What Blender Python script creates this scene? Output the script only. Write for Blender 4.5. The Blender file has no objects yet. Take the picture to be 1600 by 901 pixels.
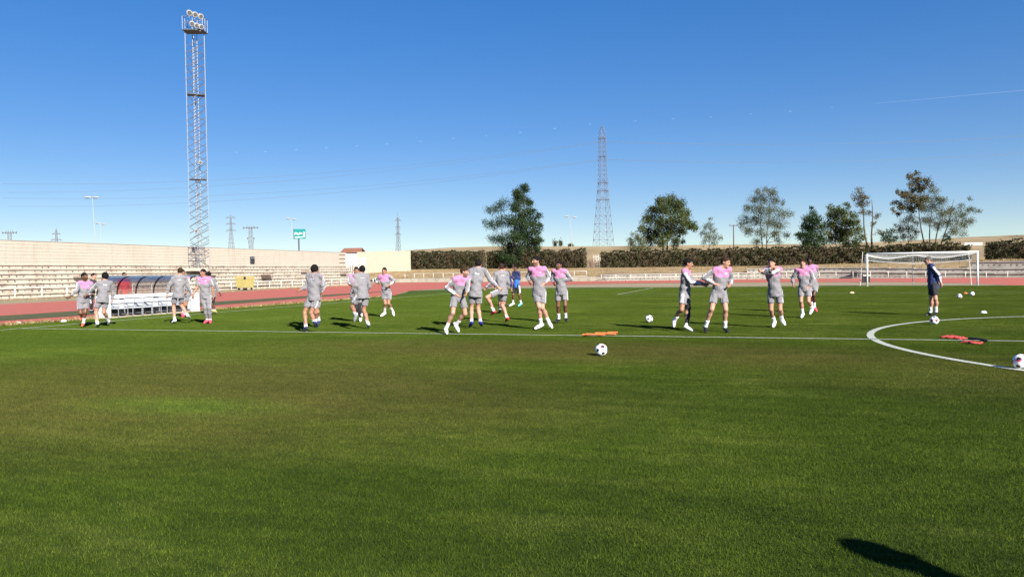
import bpy, math, random, json
import numpy as np
from mathutils import Vector, Matrix

# ------------------------------------------------------------------ camera, sky, sun, exposure
scn = bpy.context.scene
COL = scn.collection
CAM = (-11.356, -17.310, 1.527)
YAW, PITCH, ROLL = 0.321236, 0.021829, -0.015031
cam_d = bpy.data.cameras.new("camera")
cam = bpy.data.objects.new("camera", cam_d)
COL.objects.link(cam)
_cy, _sy, _cp, _sp = math.cos(YAW), math.sin(YAW), math.cos(PITCH), math.sin(PITCH)
_f = Vector((-_sy*_cp, _cy*_cp, -_sp)); _r = Vector((_cy, _sy, 0)); _u = _r.cross(_f)
_c, _s = math.cos(ROLL), math.sin(ROLL)
_r2 = _c*_r + _s*_u; _u2 = -_s*_r + _c*_u
m = Matrix((( _r2.x, _u2.x, -_f.x, CAM[0]), (_r2.y, _u2.y, -_f.y, CAM[1]), (_r2.z, _u2.z, -_f.z, CAM[2]), (0, 0, 0, 1)))
cam.matrix_world = m
cam_d.sensor_width = 36; cam_d.lens = 36*1178.47/1600
cam_d.clip_start = 0.1; cam_d.clip_end = 60000
scn.camera = cam

SUN_EL = math.radians(28.5)
SUN_DIR = Vector((0.716*math.cos(SUN_EL), -0.698*math.cos(SUN_EL), math.sin(SUN_EL))).normalized()
world = bpy.data.worlds.new("World"); scn.world = world; world.use_nodes = True
wn = world.node_tree; bg = wn.nodes["Background"]
sky = wn.nodes.new("ShaderNodeTexSky"); sky.sky_type = 'NISHITA'; sky.sun_disc = False
sky.sun_elevation = SUN_EL; sky.sun_rotation = math.atan2(SUN_DIR.x, SUN_DIR.y)
sky.altitude = 800; sky.air_density = 0.9; sky.dust_density = 0.0; sky.ozone_density = 3.0
hsv = wn.nodes.new("ShaderNodeHueSaturation")          # the photograph's deeper blue
hsv.inputs['Hue'].default_value = 0.517; hsv.inputs['Saturation'].default_value = 1.80; hsv.inputs['Value'].default_value = 1.98
gam = wn.nodes.new("ShaderNodeGamma"); gam.inputs['Gamma'].default_value = 0.58
wn.links.new(sky.outputs[0], gam.inputs['Color']); wn.links.new(gam.outputs[0], hsv.inputs['Color']); wn.links.new(hsv.outputs[0], bg.inputs[0]); bg.inputs[1].default_value = 0.058
sun_d = bpy.data.lights.new("sun", 'SUN'); sun_d.energy = 5.0; sun_d.angle = math.radians(0.53); sun_d.color = (1.0, 0.95, 0.87)
sun = bpy.data.objects.new("sun", sun_d); COL.objects.link(sun)
sun.rotation_euler = (-SUN_DIR).to_track_quat('-Z', 'Y').to_euler(); sun.location = (0, -30, 60)
scn.view_settings.view_transform = 'Standard'; scn.view_settings.look = 'None'
scn.view_settings.exposure = 1.18; scn.view_settings.gamma = 1.0

rnd = random.Random(5)
NP = np.random.default_rng(5)

# ------------------------------------------------------------------ materials
def new_mat(name):
    mt = bpy.data.materials.new(name); mt.use_nodes = True
    nt = mt.node_tree; b = nt.nodes["Principled BSDF"]
    return mt, nt, b
def N(nt, t, **kw):
    n = nt.nodes.new(t)
    for k, v in kw.items(): setattr(n, k, v)
    return n
def ramp(nt, fac, stops):
    r = N(nt, "ShaderNodeValToRGB"); e = r.color_ramp.elements
    e[0].position, e[0].color = stops[0][0], (*stops[0][1], 1)
    e[1].position, e[1].color = stops[-1][0], (*stops[-1][1], 1)
    for p_, c_ in stops[1:-1]:
        x = e.new(p_); x.color = (*c_, 1)
    nt.links.new(fac, r.inputs[0]); return r.outputs[0]
def noise(nt, vec, scale, detail=3, rough=.55, scl=None):
    if scl:
        mp = N(nt, "ShaderNodeMapping"); mp.inputs['Scale'].default_value = scl
        nt.links.new(vec, mp.inputs['Vector']); vec = mp.outputs[0]
    n = N(nt, "ShaderNodeTexNoise"); n.inputs['Scale'].default_value = scale
    n.inputs['Detail'].default_value = detail; n.inputs['Roughness'].default_value = rough
    nt.links.new(vec, n.inputs['Vector']); return n.outputs['Fac']
def math_(nt, op, a, b=None, clamp=False):
    n = N(nt, "ShaderNodeMath", operation=op, use_clamp=clamp)
    for i, x in enumerate((a, b)):
        if x is None: continue
        if isinstance(x, (int, float)): n.inputs[i].default_value = x
        else: nt.links.new(x, n.inputs[i])
    return n.outputs[0]
def mix(nt, fac, a, b):
    n = N(nt, "ShaderNodeMix", data_type='RGBA')
    for i, x in ((0, fac), (6, a), (7, b)):
        if isinstance(x, (int, float)): n.inputs[i].default_value = x
        elif isinstance(x, tuple): n.inputs[i].default_value = (*x, 1)
        else: nt.links.new(x, n.inputs[i])
    return n.outputs[2]
def wpos(nt): return N(nt, "ShaderNodeNewGeometry").outputs['Position']
def bump(nt, b, h, strength=.3, dist=.01):
    n = N(nt, "ShaderNodeBump"); n.inputs['Strength'].default_value = strength; n.inputs['Distance'].default_value = dist
    nt.links.new(h, n.inputs['Height']); nt.links.new(n.outputs[0], b.inputs['Normal'])
_mc = {}
def M(name, col, rough=.7, var=.15, scale=8., metal=0., bmp=0., spec=.3, dark=None, dscale=1.2, damt=.5):
    """base colour with fine mottling and, if asked, larger stains of a second colour"""
    if name in _mc: return _mc[name]
    mt, nt, b = new_mat(name)
    p = wpos(nt)
    n = noise(nt, p, scale, 4)
    lo = tuple(c*(1-var) for c in col); hi = tuple(min(1, c*(1+var)) for c in col)
    c = ramp(nt, n, [(.3, lo), (.7, hi)])
    if dark:
        d = ramp(nt, noise(nt, p, dscale, 6, .65), [(.48, (0, 0, 0)), (.68, (damt,)*3)])
        c = mix(nt, d, c, dark)
    nt.links.new(c, b.inputs['Base Color'])
    b.inputs['Roughness'].default_value = rough; b.inputs['Metallic'].default_value = metal
    b.inputs['Specular IOR Level'].default_value = spec
    if bmp: bump(nt, b, noise(nt, p, scale*3, 3), bmp)
    _mc[name] = mt; return mt

GA = dict(g1=(.035, .060, .006), g2=(.050, .081, .008), g3=(.085, .115, .019), br=(.094, .080, .026), hi=(.074, .118, .016))
def grass_color(nt, fine=True):
    p = wpos(nt)
    n1 = noise(nt, p, .45, 6, .68)
    n2 = noise(nt, p, 1.9, 5, .7, (.22, 1.0, 1.0))
    n3 = noise(nt, p, .12, 3, .5)
    s = math_(nt, 'ADD', math_(nt, 'MULTIPLY', n1, .5), math_(nt, 'MULTIPLY', n2, .5))
    c = ramp(nt, s, [(.36, GA['g1']), (.5, GA['g2']), (.64, GA['g3'])])
    # worn brownish areas: near left and a band this side of the halfway line
    def blob(cx, cy, sx, sy):
        mp = N(nt, "ShaderNodeMapping"); mp.vector_type = 'POINT'
        mp.inputs['Location'].default_value = (-cx/sx, -cy/sy, 0); mp.inputs['Scale'].default_value = (1/sx, 1/sy, 0)
        nt.links.new(p, mp.inputs['Vector'])
        l = N(nt, "ShaderNodeVectorMath", operation='LENGTH'); nt.links.new(mp.outputs[0], l.inputs[0])
        return math_(nt, 'SUBTRACT', 1.0, l.outputs['Value'], True)
    w = math_(nt, 'ADD', blob(-19.5, -9.0, 7.5, 4.6), math_(nt, 'MULTIPLY', blob(-15.5, -3.2, 9, 2.6), .8))
    w = math_(nt, 'ADD', w, math_(nt, 'MULTIPLY', blob(-7.0, -5.5, 6, 3.0), .45))
    w = math_(nt, 'MULTIPLY', w, math_(nt, 'MULTIPLY', noise(nt, p, .8, 5, .65, (.6, 1.2, 1)), 2.4))
    c = mix(nt, math_(nt, 'MINIMUM', w, .65), c, GA['br'])
    b2 = math_(nt, 'MULTIPLY', blob(-17.9, -10.1, 1.9, .8), math_(nt, 'MULTIPLY', noise(nt, p, 2.2, 4, .7), 2.6), True)
    c = mix(nt, math_(nt, 'MULTIPLY', b2, .8), c, GA['hi'])
    n4 = noise(nt, p, 7.5, 4, .65, (.6, 1.0, 1.0)); n5 = noise(nt, p, 2.6, 5, .7, (.45, 1.0, 1.0))
    f4 = ramp(nt, math_(nt, 'ADD', math_(nt, 'MULTIPLY', n4, .5), math_(nt, 'MULTIPLY', n5, .5)), [(.35, (.70, .74, .68)), (.5, (1, 1, 1)), (.65, (1.32, 1.27, 1.15))])
    m4 = N(nt, "ShaderNodeMix", data_type='RGBA', blend_type='MULTIPLY'); m4.inputs[0].default_value = 1
    nt.links.new(c, m4.inputs[6]); nt.links.new(f4, m4.inputs[7]); c = m4.outputs[2]
    sy = N(nt, "ShaderNodeSeparateXYZ"); nt.links.new(p, sy.inputs[0])
    band = math_(nt, 'SINE', math_(nt, 'ADD', math_(nt, 'MULTIPLY', sy.outputs[1], 1.15), math_(nt, 'MULTIPLY', n3, 2.5)))
    fb = ramp(nt, math_(nt, 'ADD', math_(nt, 'MULTIPLY', band, .5), .5), [(.3, (.92, .93, .92)), (.7, (1.08, 1.07, 1.05))])
    m5 = N(nt, "ShaderNodeMix", data_type='RGBA', blend_type='MULTIPLY'); m5.inputs[0].default_value = 1
    nt.links.new(c, m5.inputs[6]); nt.links.new(fb, m5.inputs[7]); c = m5.outputs[2]
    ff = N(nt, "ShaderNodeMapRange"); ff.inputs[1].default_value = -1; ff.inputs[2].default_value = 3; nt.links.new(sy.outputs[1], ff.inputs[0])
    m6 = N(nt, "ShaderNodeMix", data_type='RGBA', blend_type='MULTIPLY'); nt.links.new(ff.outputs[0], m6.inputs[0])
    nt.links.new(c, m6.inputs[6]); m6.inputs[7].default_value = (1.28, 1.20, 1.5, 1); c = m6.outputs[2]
    # fresher green along the left touchline
    sx = N(nt, "ShaderNodeSeparateXYZ"); nt.links.new(p, sx.inputs[0])
    fx = N(nt, "ShaderNodeMapRange"); fx.inputs[1].default_value = -15; fx.inputs[2].default_value = -27
    fx.inputs[3].default_value = 0; fx.inputs[4].default_value = .6
    nt.links.new(sx.outputs[0], fx.inputs[0])
    c = mix(nt, math_(nt, 'MULTIPLY', fx.outputs[0], math_(nt, 'ADD', n3, .25)), c, GA['hi'])
    return c, p

def grass_mat(name, blade):
    mt, nt, b = new_mat(name)
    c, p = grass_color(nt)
    if blade:
        # every blade its own tint
        wn_ = N(nt, "ShaderNodeAttribute"); wn_.attribute_name = "tint"
        f = ramp(nt, wn_.outputs['Fac'], [(0, (.40, .42, .40)), (.6, (1.0, 1.0, .95)), (.92, (1.4, 1.32, 1.15)), (1, (2.1, 1.85, 1.7))])
        mm = N(nt, "ShaderNodeMix", data_type='RGBA', blend_type='MULTIPLY'); mm.inputs[0].default_value = 1
        nt.links.new(c, mm.inputs[6]); nt.links.new(f, mm.inputs[7]); c = mm.outputs[2]
        b.inputs['Roughness'].default_value = .8; b.inputs['Specular IOR Level'].default_value = .08
        tr = N(nt, "ShaderNodeBsdfTranslucent"); nt.links.new(c, tr.inputs[0])
        ms = N(nt, "ShaderNodeMixShader"); ms.inputs[0].default_value = .12
        nt.links.new(b.outputs[0], ms.inputs[1]); nt.links.new(tr.outputs[0], ms.inputs[2])
        nt.links.new(ms.outputs[0], nt.nodes["Material Output"].inputs[0])
    else:
        n = noise(nt, p, 60, 4, .7); n2 = noise(nt, p, 14, 3, .6)
        f = ramp(nt, n, [(.3, (.55, .55, .5)), (.7, (1.1, 1.1, 1.0))])
        mm = N(nt, "ShaderNodeMix", data_type='RGBA', blend_type='MULTIPLY'); mm.inputs[0].default_value = 1
        nt.links.new(c, mm.inputs[6]); nt.links.new(f, mm.inputs[7]); c = mm.outputs[2]
        b.inputs['Roughness'].default_value = .9; b.inputs['Specular IOR Level'].default_value = .1
        bump(nt, b, math_(nt, 'ADD', n, n2), .8, .03)
    nt.links.new(c, b.inputs['Base Color'])
    return mt

def line_mat():
    mt, nt, b = new_mat("line_paint")
    p = wpos(nt)
    c = ramp(nt, noise(nt, p, 30, 4, .7), [(.30, (.10, .14, .05)), (.46, (.42, .44, .36)), (.64, (.56, .56, .50))])
    nt.links.new(c, b.inputs['Base Color']); b.inputs['Roughness'].default_value = .9
    return mt

# ------------------------------------------------------------------ mesh helpers
def mesh_raw(name, V, quads=None, tris=None, mats=(), midx=None, smooth=False):
    me = bpy.data.meshes.new(name)
    V = np.asarray(V, np.float32)
    me.vertices.add(len(V)); me.vertices.foreach_set("co", V.ravel())
    nq = 0 if quads is None else len(quads); nt_ = 0 if tris is None else len(tris)
    li = []
    if nq: li.append(np.asarray(quads, np.int32).ravel())
    if nt_: li.append(np.asarray(tris, np.int32).ravel())
    li = np.concatenate(li) if li else np.zeros(0, np.int32)
    me.loops.add(len(li)); me.loops.foreach_set("vertex_index", li)
    st = np.concatenate([np.arange(nq)*4, nq*4+np.arange(nt_)*3]).astype(np.int32)
    me.polygons.add(nq+nt_); me.polygons.foreach_set("loop_start", st)
    for x in mats: me.materials.append(x)
    if midx is not None: me.polygons.foreach_set("material_index", np.asarray(midx, np.int32))
    me.update(calc_edges=True)
    me.polygons.foreach_set("use_smooth", np.full(nq+nt_, bool(smooth)))
    return me
def link(name, me, parent=None, loc=(0, 0, 0)):
    o = bpy.data.objects.new(name, me); COL.objects.link(o)
    o.location = loc
    if parent: o.parent = parent
    return o
def tag(o, label=None, cat=None, group=None, kind=None):
    for k, v in (('label', label), ('category', cat), ('group', group), ('kind', kind)):
        if v: o[k] = v
    return o
def thing(name, label, cat, loc=(0, 0, 0), rz=0, group=None):
    o = bpy.data.objects.new(name, None); COL.objects.link(o)
    o.location = loc; o.rotation_euler = (0, 0, rz); o.empty_display_size = .2
    return tag(o, label, cat, group)

class MB:
    def __init__(s): s.v = []; s.q = []; s.t = []; s.qm = []; s.tm = []
    def box(s, c, size, rz=0., m=0):
        x, y, z = (d/2 for d in size); ca, sa = math.cos(rz), math.sin(rz); n = len(s.v)
        for dz in (-z, z):
            for dx, dy in ((-x, -y), (x, -y), (x, y), (-x, y)):
                s.v.append((c[0]+dx*ca-dy*sa, c[1]+dx*sa+dy*ca, c[2]+dz))
        for f in ((3, 2, 1, 0), (4, 5, 6, 7), (0, 1, 5, 4), (1, 2, 6, 5), (2, 3, 7, 6), (3, 0, 4, 7)):
            s.q.append(tuple(n+i for i in f)); s.qm.append(m)
        return s
    def tube(s, pts, rad, sides=6, m=0, cap=True):
        pts = [Vector(p) for p in pts]
        if not hasattr(rad, '__len__'): rad = [rad]*len(pts)
        n0 = len(s.v); ref = None
        for i, p in enumerate(pts):
            t = (pts[min(i+1, len(pts)-1)]-pts[max(i-1, 0)])
            t = t.normalized() if t.length > 1e-9 else Vector((0, 0, 1))
            if ref is None: ref = t.orthogonal().normalized()
            ref = (ref-t*ref.dot(t)); ref = ref.normalized() if ref.length > 1e-6 else t.orthogonal().normalized()
            b = t.cross(ref)
            for k in range(sides):
                a = 2*math.pi*(k+.5)/sides
                s.v.append(tuple(p+(ref*math.cos(a)+b*math.sin(a))*rad[i]))
        for i in range(len(pts)-1):
            for k in range(sides):
                a = n0+i*sides+k; b_ = n0+i*sides+(k+1) % sides
                s.q.append((a, b_, b_+sides, a+sides)); s.qm.append(m)
        if cap and sides >= 3:
            for base, rev in ((n0, True), (n0+(len(pts)-1)*sides, False)):
                for k in range(1, sides-1):
                    f = (base, base+k, base+k+1)
                    s.t.append(f[::-1] if rev else f); s.tm.append(m)
        return s
    def bar(s, a, b, w, m=0): return s.tube([a, b], w/2*1.2, 4, m)
    def quad(s, a, b, c, d, m=0):
        n = len(s.v); s.v += [tuple(a), tuple(b), tuple(c), tuple(d)]; s.q.append((n, n+1, n+2, n+3)); s.qm.append(m); return s
    def strip(s, A, B, m=0):
        for i in range(len(A)-1): s.quad(A[i], A[i+1], B[i+1], B[i], m)
        return s
    def poly_prism(s, poly, z0, z1, m=0):
        n = len(s.v); k = len(poly)
        for z in (z0, z1):
            for x, y in poly: s.v.append((x, y, z))
        for i in range(k):
            j = (i+1) % k; s.q.append((n+i, n+j, n+k+j, n+k+i)); s.qm.append(m)
        for i in range(1, k-1):
            s.t.append((n+k, n+k+i, n+k+i+1)); s.tm.append(m); s.t.append((n, n+i+1, n+i)); s.tm.append(m)
        return s
    def mesh(s, name, mats, origin=(0, 0, 0), smooth=False):
        V = np.array(s.v, np.float32)-np.array(origin, np.float32)
        return mesh_raw(name, V, s.q or None, s.t or None, mats if isinstance(mats, (list, tuple)) else [mats], s.qm+s.tm, smooth)
    def build(s, name, mats, parent=None, origin=None, smooth=False, loc=None):
        if origin is None: origin = tuple(parent.location) if parent else (0, 0, 0)
        return link(name, s.mesh(name, mats, origin, smooth), parent, loc if loc else ((0, 0, 0) if parent else origin))

def flat_poly(name, pts, z, mat, kind='structure', label=None, thick=0):
    """a flat sheet from an outline (ear-clipped by bmesh)"""
    import bmesh
    bm = bmesh.new()
    vs = [bm.verts.new((x, y, z)) for x, y in pts]
    f = bm.faces.new(vs); bmesh.ops.triangulate(bm, faces=[f])
    bmesh.ops.recalc_face_normals(bm, faces=bm.faces)
    me = bpy.data.meshes.new(name); bm.to_mesh(me); bm.free()
    if me.polygons and me.polygons[0].normal.z < 0: me.flip_normals()
    me.materials.append(mat)
    o = link(name, me); return tag(o, label, None, None, kind)
def smooth_poly(pts, n=6):
    """Catmull-Rom through the points"""
    P = [Vector((*p, 0)) if len(p) == 2 else Vector(p) for p in pts]; out = []
    for i in range(len(P)-1):
        p0, p1, p2, p3 = P[max(i-1, 0)], P[i], P[i+1], P[min(i+2, len(P)-1)]
        for k in range(n):
            t = k/n
            out.append(.5*((2*p1)+(p2-p0)*t+(2*p0-5*p1+4*p2-p3)*t*t+(3*p1-p0-3*p2+p3)*t**3))
    out.append(P[-1]); return out
def resample(pts, step):
    P = [Vector((*p, 0)) if len(p) == 2 else Vector(p) for p in pts]
    L = [0]
    for a, b in zip(P, P[1:]): L.append(L[-1]+(b-a).length)
    n = max(1, int(round(L[-1]/step))); out = []; j = 0
    for k in range(n+1):
        d = L[-1]*k/n
        while j < len(P)-2 and L[j+1] < d: j += 1
        t = (d-L[j])/max(1e-9, L[j+1]-L[j]); out.append(P[j].lerp(P[j+1], min(1, t)))
    return out
def offset(pts, d):
    """offset a polyline to its left by d"""
    P = [Vector((p[0], p[1], 0)) for p in pts]; out = []
    for i, p in enumerate(P):
        t = (P[min(i+1, len(P)-1)]-P[max(i-1, 0)]).normalized()
        out.append(p+Vector((-t.y, t.x, 0))*d)
    return out

# measured places (metres) of trees and contrail, and joint positions (metres, from each person's feet)
PLACE = dict(trees={}, contrail=[])
POSE = {}
JOINTS = ['hip', 'neck', 'head'] + [c+x for c in 'lr' for x in ('sh', 'el', 'wr', 'hip', 'kn', 'an', 'to')] + ['F', 'L', 'hF']
PLACE['trees']['twin_sparse'] = dict(base=[-56.95,116.12,2.35], l=[0.946,0.323], b=[[-2.48,10.43,1.08],[-1.26,11.12,1.2],[-0.18,11.94,1.32],[-2.99,7.93,0.96],[-1.55,8.15,1.44],[-0.12,8.72,1.44],[-2.43,5.54,1.08],[-1.01,4.8,1.44],[0.07,5.5,1.56],[-0.56,2.64,1.2],[-3.82,8.66,0.6],[0.26,2.15,1.44]])
PLACE['trees']['twin_dense'] = dict(base=[-54.85,114.71,2.32], l=[0.95,0.313], b=[[2.1,14.67,1.06],[0.79,13.51,1.06],[1.59,12.45,1.53],[2.88,11.96,0.94],[0.52,10.94,1.3],[2.15,10.09,1.42],[3.45,10.3,0.83],[-0.23,8.6,1.3],[1.41,7.98,1.65],[3.3,8.43,1.3],[4.61,9.35,0.83],[0.43,5.88,1.65],[2.33,6.09,1.77],[4.22,6.77,1.18],[4.83,7.7,0.71],[-0.31,3.54,1.53],[1.58,3.51,1.65],[3.48,4.19,1.53],[4.55,5,0.94],[0.61,1.4,1.42],[2.25,1.62,1.06],[-0.69,1.54,1.18],[4.17,3.24,0.71]])
PLACE['trees']['round'] = dict(base=[-27.93,118.4,3.71], l=[0.993,0.121], b=[[-0.23,9.87,1.25],[1.45,9.95,1.36],[2.88,9.48,1.14],[-1.91,8.42,1.25],[0.09,8.16,1.59],[2.31,7.9,1.59],[3.76,7.77,1.02],[-2.82,6.73,1.25],[-1.04,6.14,1.59],[1.18,5.88,1.71],[3.18,6.08,1.48],[4.63,5.6,1.14],[5.39,4.91,0.68],[-3.29,4.81,1.25],[-1.51,4.33,1.48],[0.71,4.07,1.48],[2.72,4.5,1.25],[-2.42,2.99,1.25],[-0.41,2.5,1.14],[2.03,2.69,1.02],[3.15,2.9,0.57]])
PLACE['trees']['sapling'] = dict(base=[-31.62,112.95,3.05], l=[0.988,0.154], b=[[-0.6,4.63,0.55],[-1.05,3.54,0.77],[0.04,3.96,0.77],[0.79,3.29,0.88],[-0.74,2.43,0.88],[0.46,2.19,0.88],[1.43,2.18,0.66],[-1.28,3.1,0.44]])
PLACE['trees']['small'] = dict(base=[-20.32,119.88,2.9], l=[0.998,0.065], b=[[0.29,7.31,0.45],[0.16,6.3,0.68],[-0.49,5.64,0.79],[0.7,5.39,0.79],[-1.05,4.74,0.68],[0.04,4.5,0.9],[1.35,4.14,0.79],[-0.62,3.5,0.79],[0.68,3.25,0.79],[2,4.02,0.45]])
PLACE['trees']['airy'] = dict(base=[-11.1,125.05,3.46], l=[1,-0.002], b=[[0.3,12.21,0.69],[-0.89,11.77,0.8],[1.38,11.4,0.92],[-1.77,10.53,0.92],[-0.04,10.51,1.15],[1.91,10.02,0.92],[3.1,9.54,0.57],[-2.54,8.72,1.03],[-0.59,8.46,1.37],[1.47,8.2,1.26],[3.31,7.71,1.03],[-3.43,6.79,1.03],[-1.48,6.53,1.26],[0.8,6.38,1.37],[2.86,5.89,1.15],[4.39,7.47,0.57],[-3.87,5.77,0.69],[-2.58,4.61,1.03],[-0.41,4.35,1.03],[1.98,4.08,1.03],[3.82,3.82,0.69],[-1.4,2.88,0.8],[2.73,3.04,0.69]])
PLACE['trees']['cone'] = dict(base=[-3.5,120.21,2.91], l=[0.998,-0.057], b=[[0.06,8.77,0.43],[0.15,7.69,0.76],[-0.56,6.84,0.98],[0.85,6.6,0.98],[-0.97,5.54,0.98],[0.24,5.31,1.19],[1.55,5.5,0.87],[-1.59,4.04,0.98],[-0.18,3.8,1.3],[1.33,3.77,1.09],[-0.79,2.61,1.09],[0.73,2.37,0.98],[2.04,2.89,0.76]])
PLACE['trees']['yellowgreen'] = dict(base=[0.61,122.63,3.18], l=[0.996,-0.085], b=[[-0.96,8.43,0.66],[0.15,8.08,0.77],[-0.56,7,0.99],[0.64,6.55,0.99],[-1.07,5.48,0.99],[0.23,5.03,1.09],[-0.38,3.51,1.09],[0.82,3.27,0.88],[-1.28,3.96,0.66]])
PLACE['trees']['oval'] = dict(base=[2.27,121.07,2.91], l=[0.995,-0.098], b=[[-0.06,8.71,0.65],[-0.66,7.65,0.86],[0.63,7.41,0.86],[-0.37,6.14,1.08],[0.91,5.8,0.97],[-0.87,4.54,1.08],[0.51,4.3,1.29],[1.79,4.71,0.75],[-0.48,2.92,0.97],[1.1,2.78,0.97],[2.18,3.41,0.65]])
PLACE['trees']['pollard'] = dict(base=[6.25,125.56,2.89], l=[0.992,-0.122], b=[[-1.64,11.68,0.66],[-2.34,10.71,0.66],[-1.05,10.58,0.77],[-1.55,9.49,0.77],[-0.66,9.58,0.55],[-1.26,8.16,0.55],[-0.27,7.82,0.55],[1.12,7.24,0.55],[0.62,5.93,0.44],[1.51,4.6,0.55]])
PLACE['trees']['bushtree'] = dict(base=[8.85,122.21,3.01], l=[0.99,-0.143], b=[[-0.56,3.85,0.64],[0.3,4.16,0.64],[-0.18,2.99,0.75],[0.69,3.19,0.53],[-0.94,3.01,0.43]])
PLACE['trees']['pale'] = dict(base=[12.82,128.8,3.24], l=[0.987,-0.163], b=[[-0.96,5.9,0.67],[0.12,6.43,0.89],[1.1,5.75,0.67],[-1.56,4.69,0.78],[-0.28,4.67,1],[0.89,4.2,0.78],[-0.88,3.35,0.78],[0.5,3.1,0.67],[-2.04,5.36,0.44]])
PLACE['trees']['brown'] = dict(base=[14.94,126.34,2.83], l=[0.984,-0.18], b=[[-1.39,14.53,0.54],[-2.14,13.79,0.76],[-1.1,13.02,0.98],[0.13,12.99,0.65],[-2.05,12.17,0.87],[-0.63,11.71,0.98],[0.51,12.23,0.65],[-3.29,10.89,0.87],[-4.06,11.23,0.54],[-2.15,10.33,1.19],[-0.64,10.2,0.98],[-4.63,9.62,0.65],[-3.58,9.06,0.87],[-2.16,8.6,0.98],[-0.83,8.79,0.87],[-4.91,8.32,0.54],[-4.25,7.77,0.54]])
PLACE['trees']['multistem'] = dict(base=[15.55,124.43,2.58], l=[0.982,-0.186], b=[[0.12,11.2,0.75],[-0.64,9.93,0.96],[0.58,10.02,0.86],[-1.2,8.56,0.86],[0.11,8.43,1.07],[1.6,9.25,0.86],[1.42,7.55,1.07],[2.91,7.95,0.96],[-0.54,6.74,0.96],[0.85,5.86,1.07],[2.53,6.26,1.18],[4.02,7.08,0.96],[4.31,8.78,0.53],[5.52,10.04,0.43],[5.42,7.91,0.75],[6.54,7.79,0.53],[3.93,5.38,0.96],[5.24,6.21,0.86],[2.99,4.54,0.86],[1.87,3.71,0.64],[4.48,4.09,0.64],[-1.58,6.43,0.64]])
PLACE['trees']['shrub'] = dict(base=[17.52,122.98,4.74], l=[0.979,-0.202], b=[[-0.37,1.05,0.42],[0.27,1.15,0.42]])
PLACE['contrail'] = [[-5934,7497,1471],[-5609,7605,1474],[-5262,7721,1491],[-4922,7834,1508],[-4575,7949,1525],[-4236,8062,1543],[-3860,8187,1567],[-3491,8310,1599],[-3116,8435,1624],[-2733,8562,1655],[-2343,8692,1695],[-1945,8824,1741],[-1433,8995,1771],[-1007,9137,1787],[-581,9278,1803],[-134,9427,1834],[314,9576,1857],[783,9732,1895],[1252,9888,1933],[2081,10164,1996],[2947,10452,2065],[3812,10740,2127]]
def pose(name, root, H, v): POSE[name] = dict(zip(JOINTS, [v[i:i+3] for i in range(0, len(v), 3)]), root=root, H=H)
pose('p1', [-31.523,0.702], 1.78, [0.06,0.067,0.865,0.124,0.081,1.402,0.148,0.065,1.561,0.203,0.237,1.357,0.315,0.221,1.108,0.3,0.022,1.001,0.104,0.155,0.865,0.149,0.044,0.46,-0.024,0.128,0.118,0.066,-0.013,0.023,0.046,-0.075,1.357,0.119,-0.198,1.152,0.049,-0.371,0.981,0.016,-0.02,0.865,0.082,-0.059,0.442,-0.131,0.196,0.274,-0.03,0.008,0.211,0.893,-0.45,0,0.45,0.893,0,0.99,0.143,0])
pose('p2', [-40.038,8.888], 1.74, [0.013,0.014,0.868,0.075,0.053,1.421,0.118,0.077,1.612,0.024,0.215,1.376,-0.104,0.076,1.138,-0.052,0.133,0.894,-0.016,0.105,0.868,-0.064,0.053,0.418,-0.181,0.148,0.048,-0.001,0.038,-0.007,0.127,-0.11,1.376,0.175,-0.181,1.119,0.272,-0.181,0.894,0.042,-0.077,0.868,0.077,-0.038,0.415,-0.044,0.053,0.048,0.138,-0.051,-0.009,0.953,0.302,0,-0.302,0.953,0,0.953,0.302,0])
pose('p3', [-30.879,0.78], 1.78, [0.085,0.092,0.86,0.102,0.168,1.404,0.09,0.199,1.547,0.007,0.021,1.359,-0.182,0.011,1.191,-0.361,-0.011,1.048,0.032,0.009,0.86,-0.099,0.002,0.454,0.078,-0.118,0.118,-0.074,-0.01,0.016,0.196,0.314,1.359,0.178,0.414,1.1,0.156,0.391,0.835,0.138,0.174,0.86,0.028,0.173,0.446,-0.142,0.488,0.174,-0.26,0.638,0.044,-0.84,0.542,0,-0.542,-0.84,0,-0.84,0.542,0])
pose('p5', [-29.526,2.459], 1.78, [0.104,0.095,0.927,0.118,0.163,1.533,0.113,0.199,1.683,-0.02,0.056,1.488,-0.128,-0.043,1.214,-0.176,-0.087,0.952,0.026,0.035,0.927,-0.116,0.114,0.555,0.005,0.02,0.108,-0.194,0.108,0.005,0.257,0.269,1.488,0.312,0.32,1.186,0.386,0.388,0.925,0.181,0.155,0.927,0.047,0.28,0.582,0.332,0.247,0.244,0.258,0.424,0.131,-0.61,0.792,0,-0.792,-0.61,0,-0.61,0.792,0])
pose('p6', [-31.899,5.403], 1.74, [0.131,0.118,0.896,0.105,0.042,1.505,0.11,0.006,1.664,0.25,0.133,1.46,0.306,0.011,1.251,0.275,-0.017,0.987,0.212,0.169,0.896,0.136,0.101,0.471,-0.115,0.204,0.174,-0.009,0.057,0.062,-0.039,-0.048,1.46,0.051,-0.07,1.203,0.11,-0.194,1.046,0.05,0.067,0.896,0.077,0.092,0.446,-0.081,0.256,0.105,-0.033,0.064,-0.003,0.532,-0.847,0,0.847,0.532,0,0.532,-0.847,0])
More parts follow.
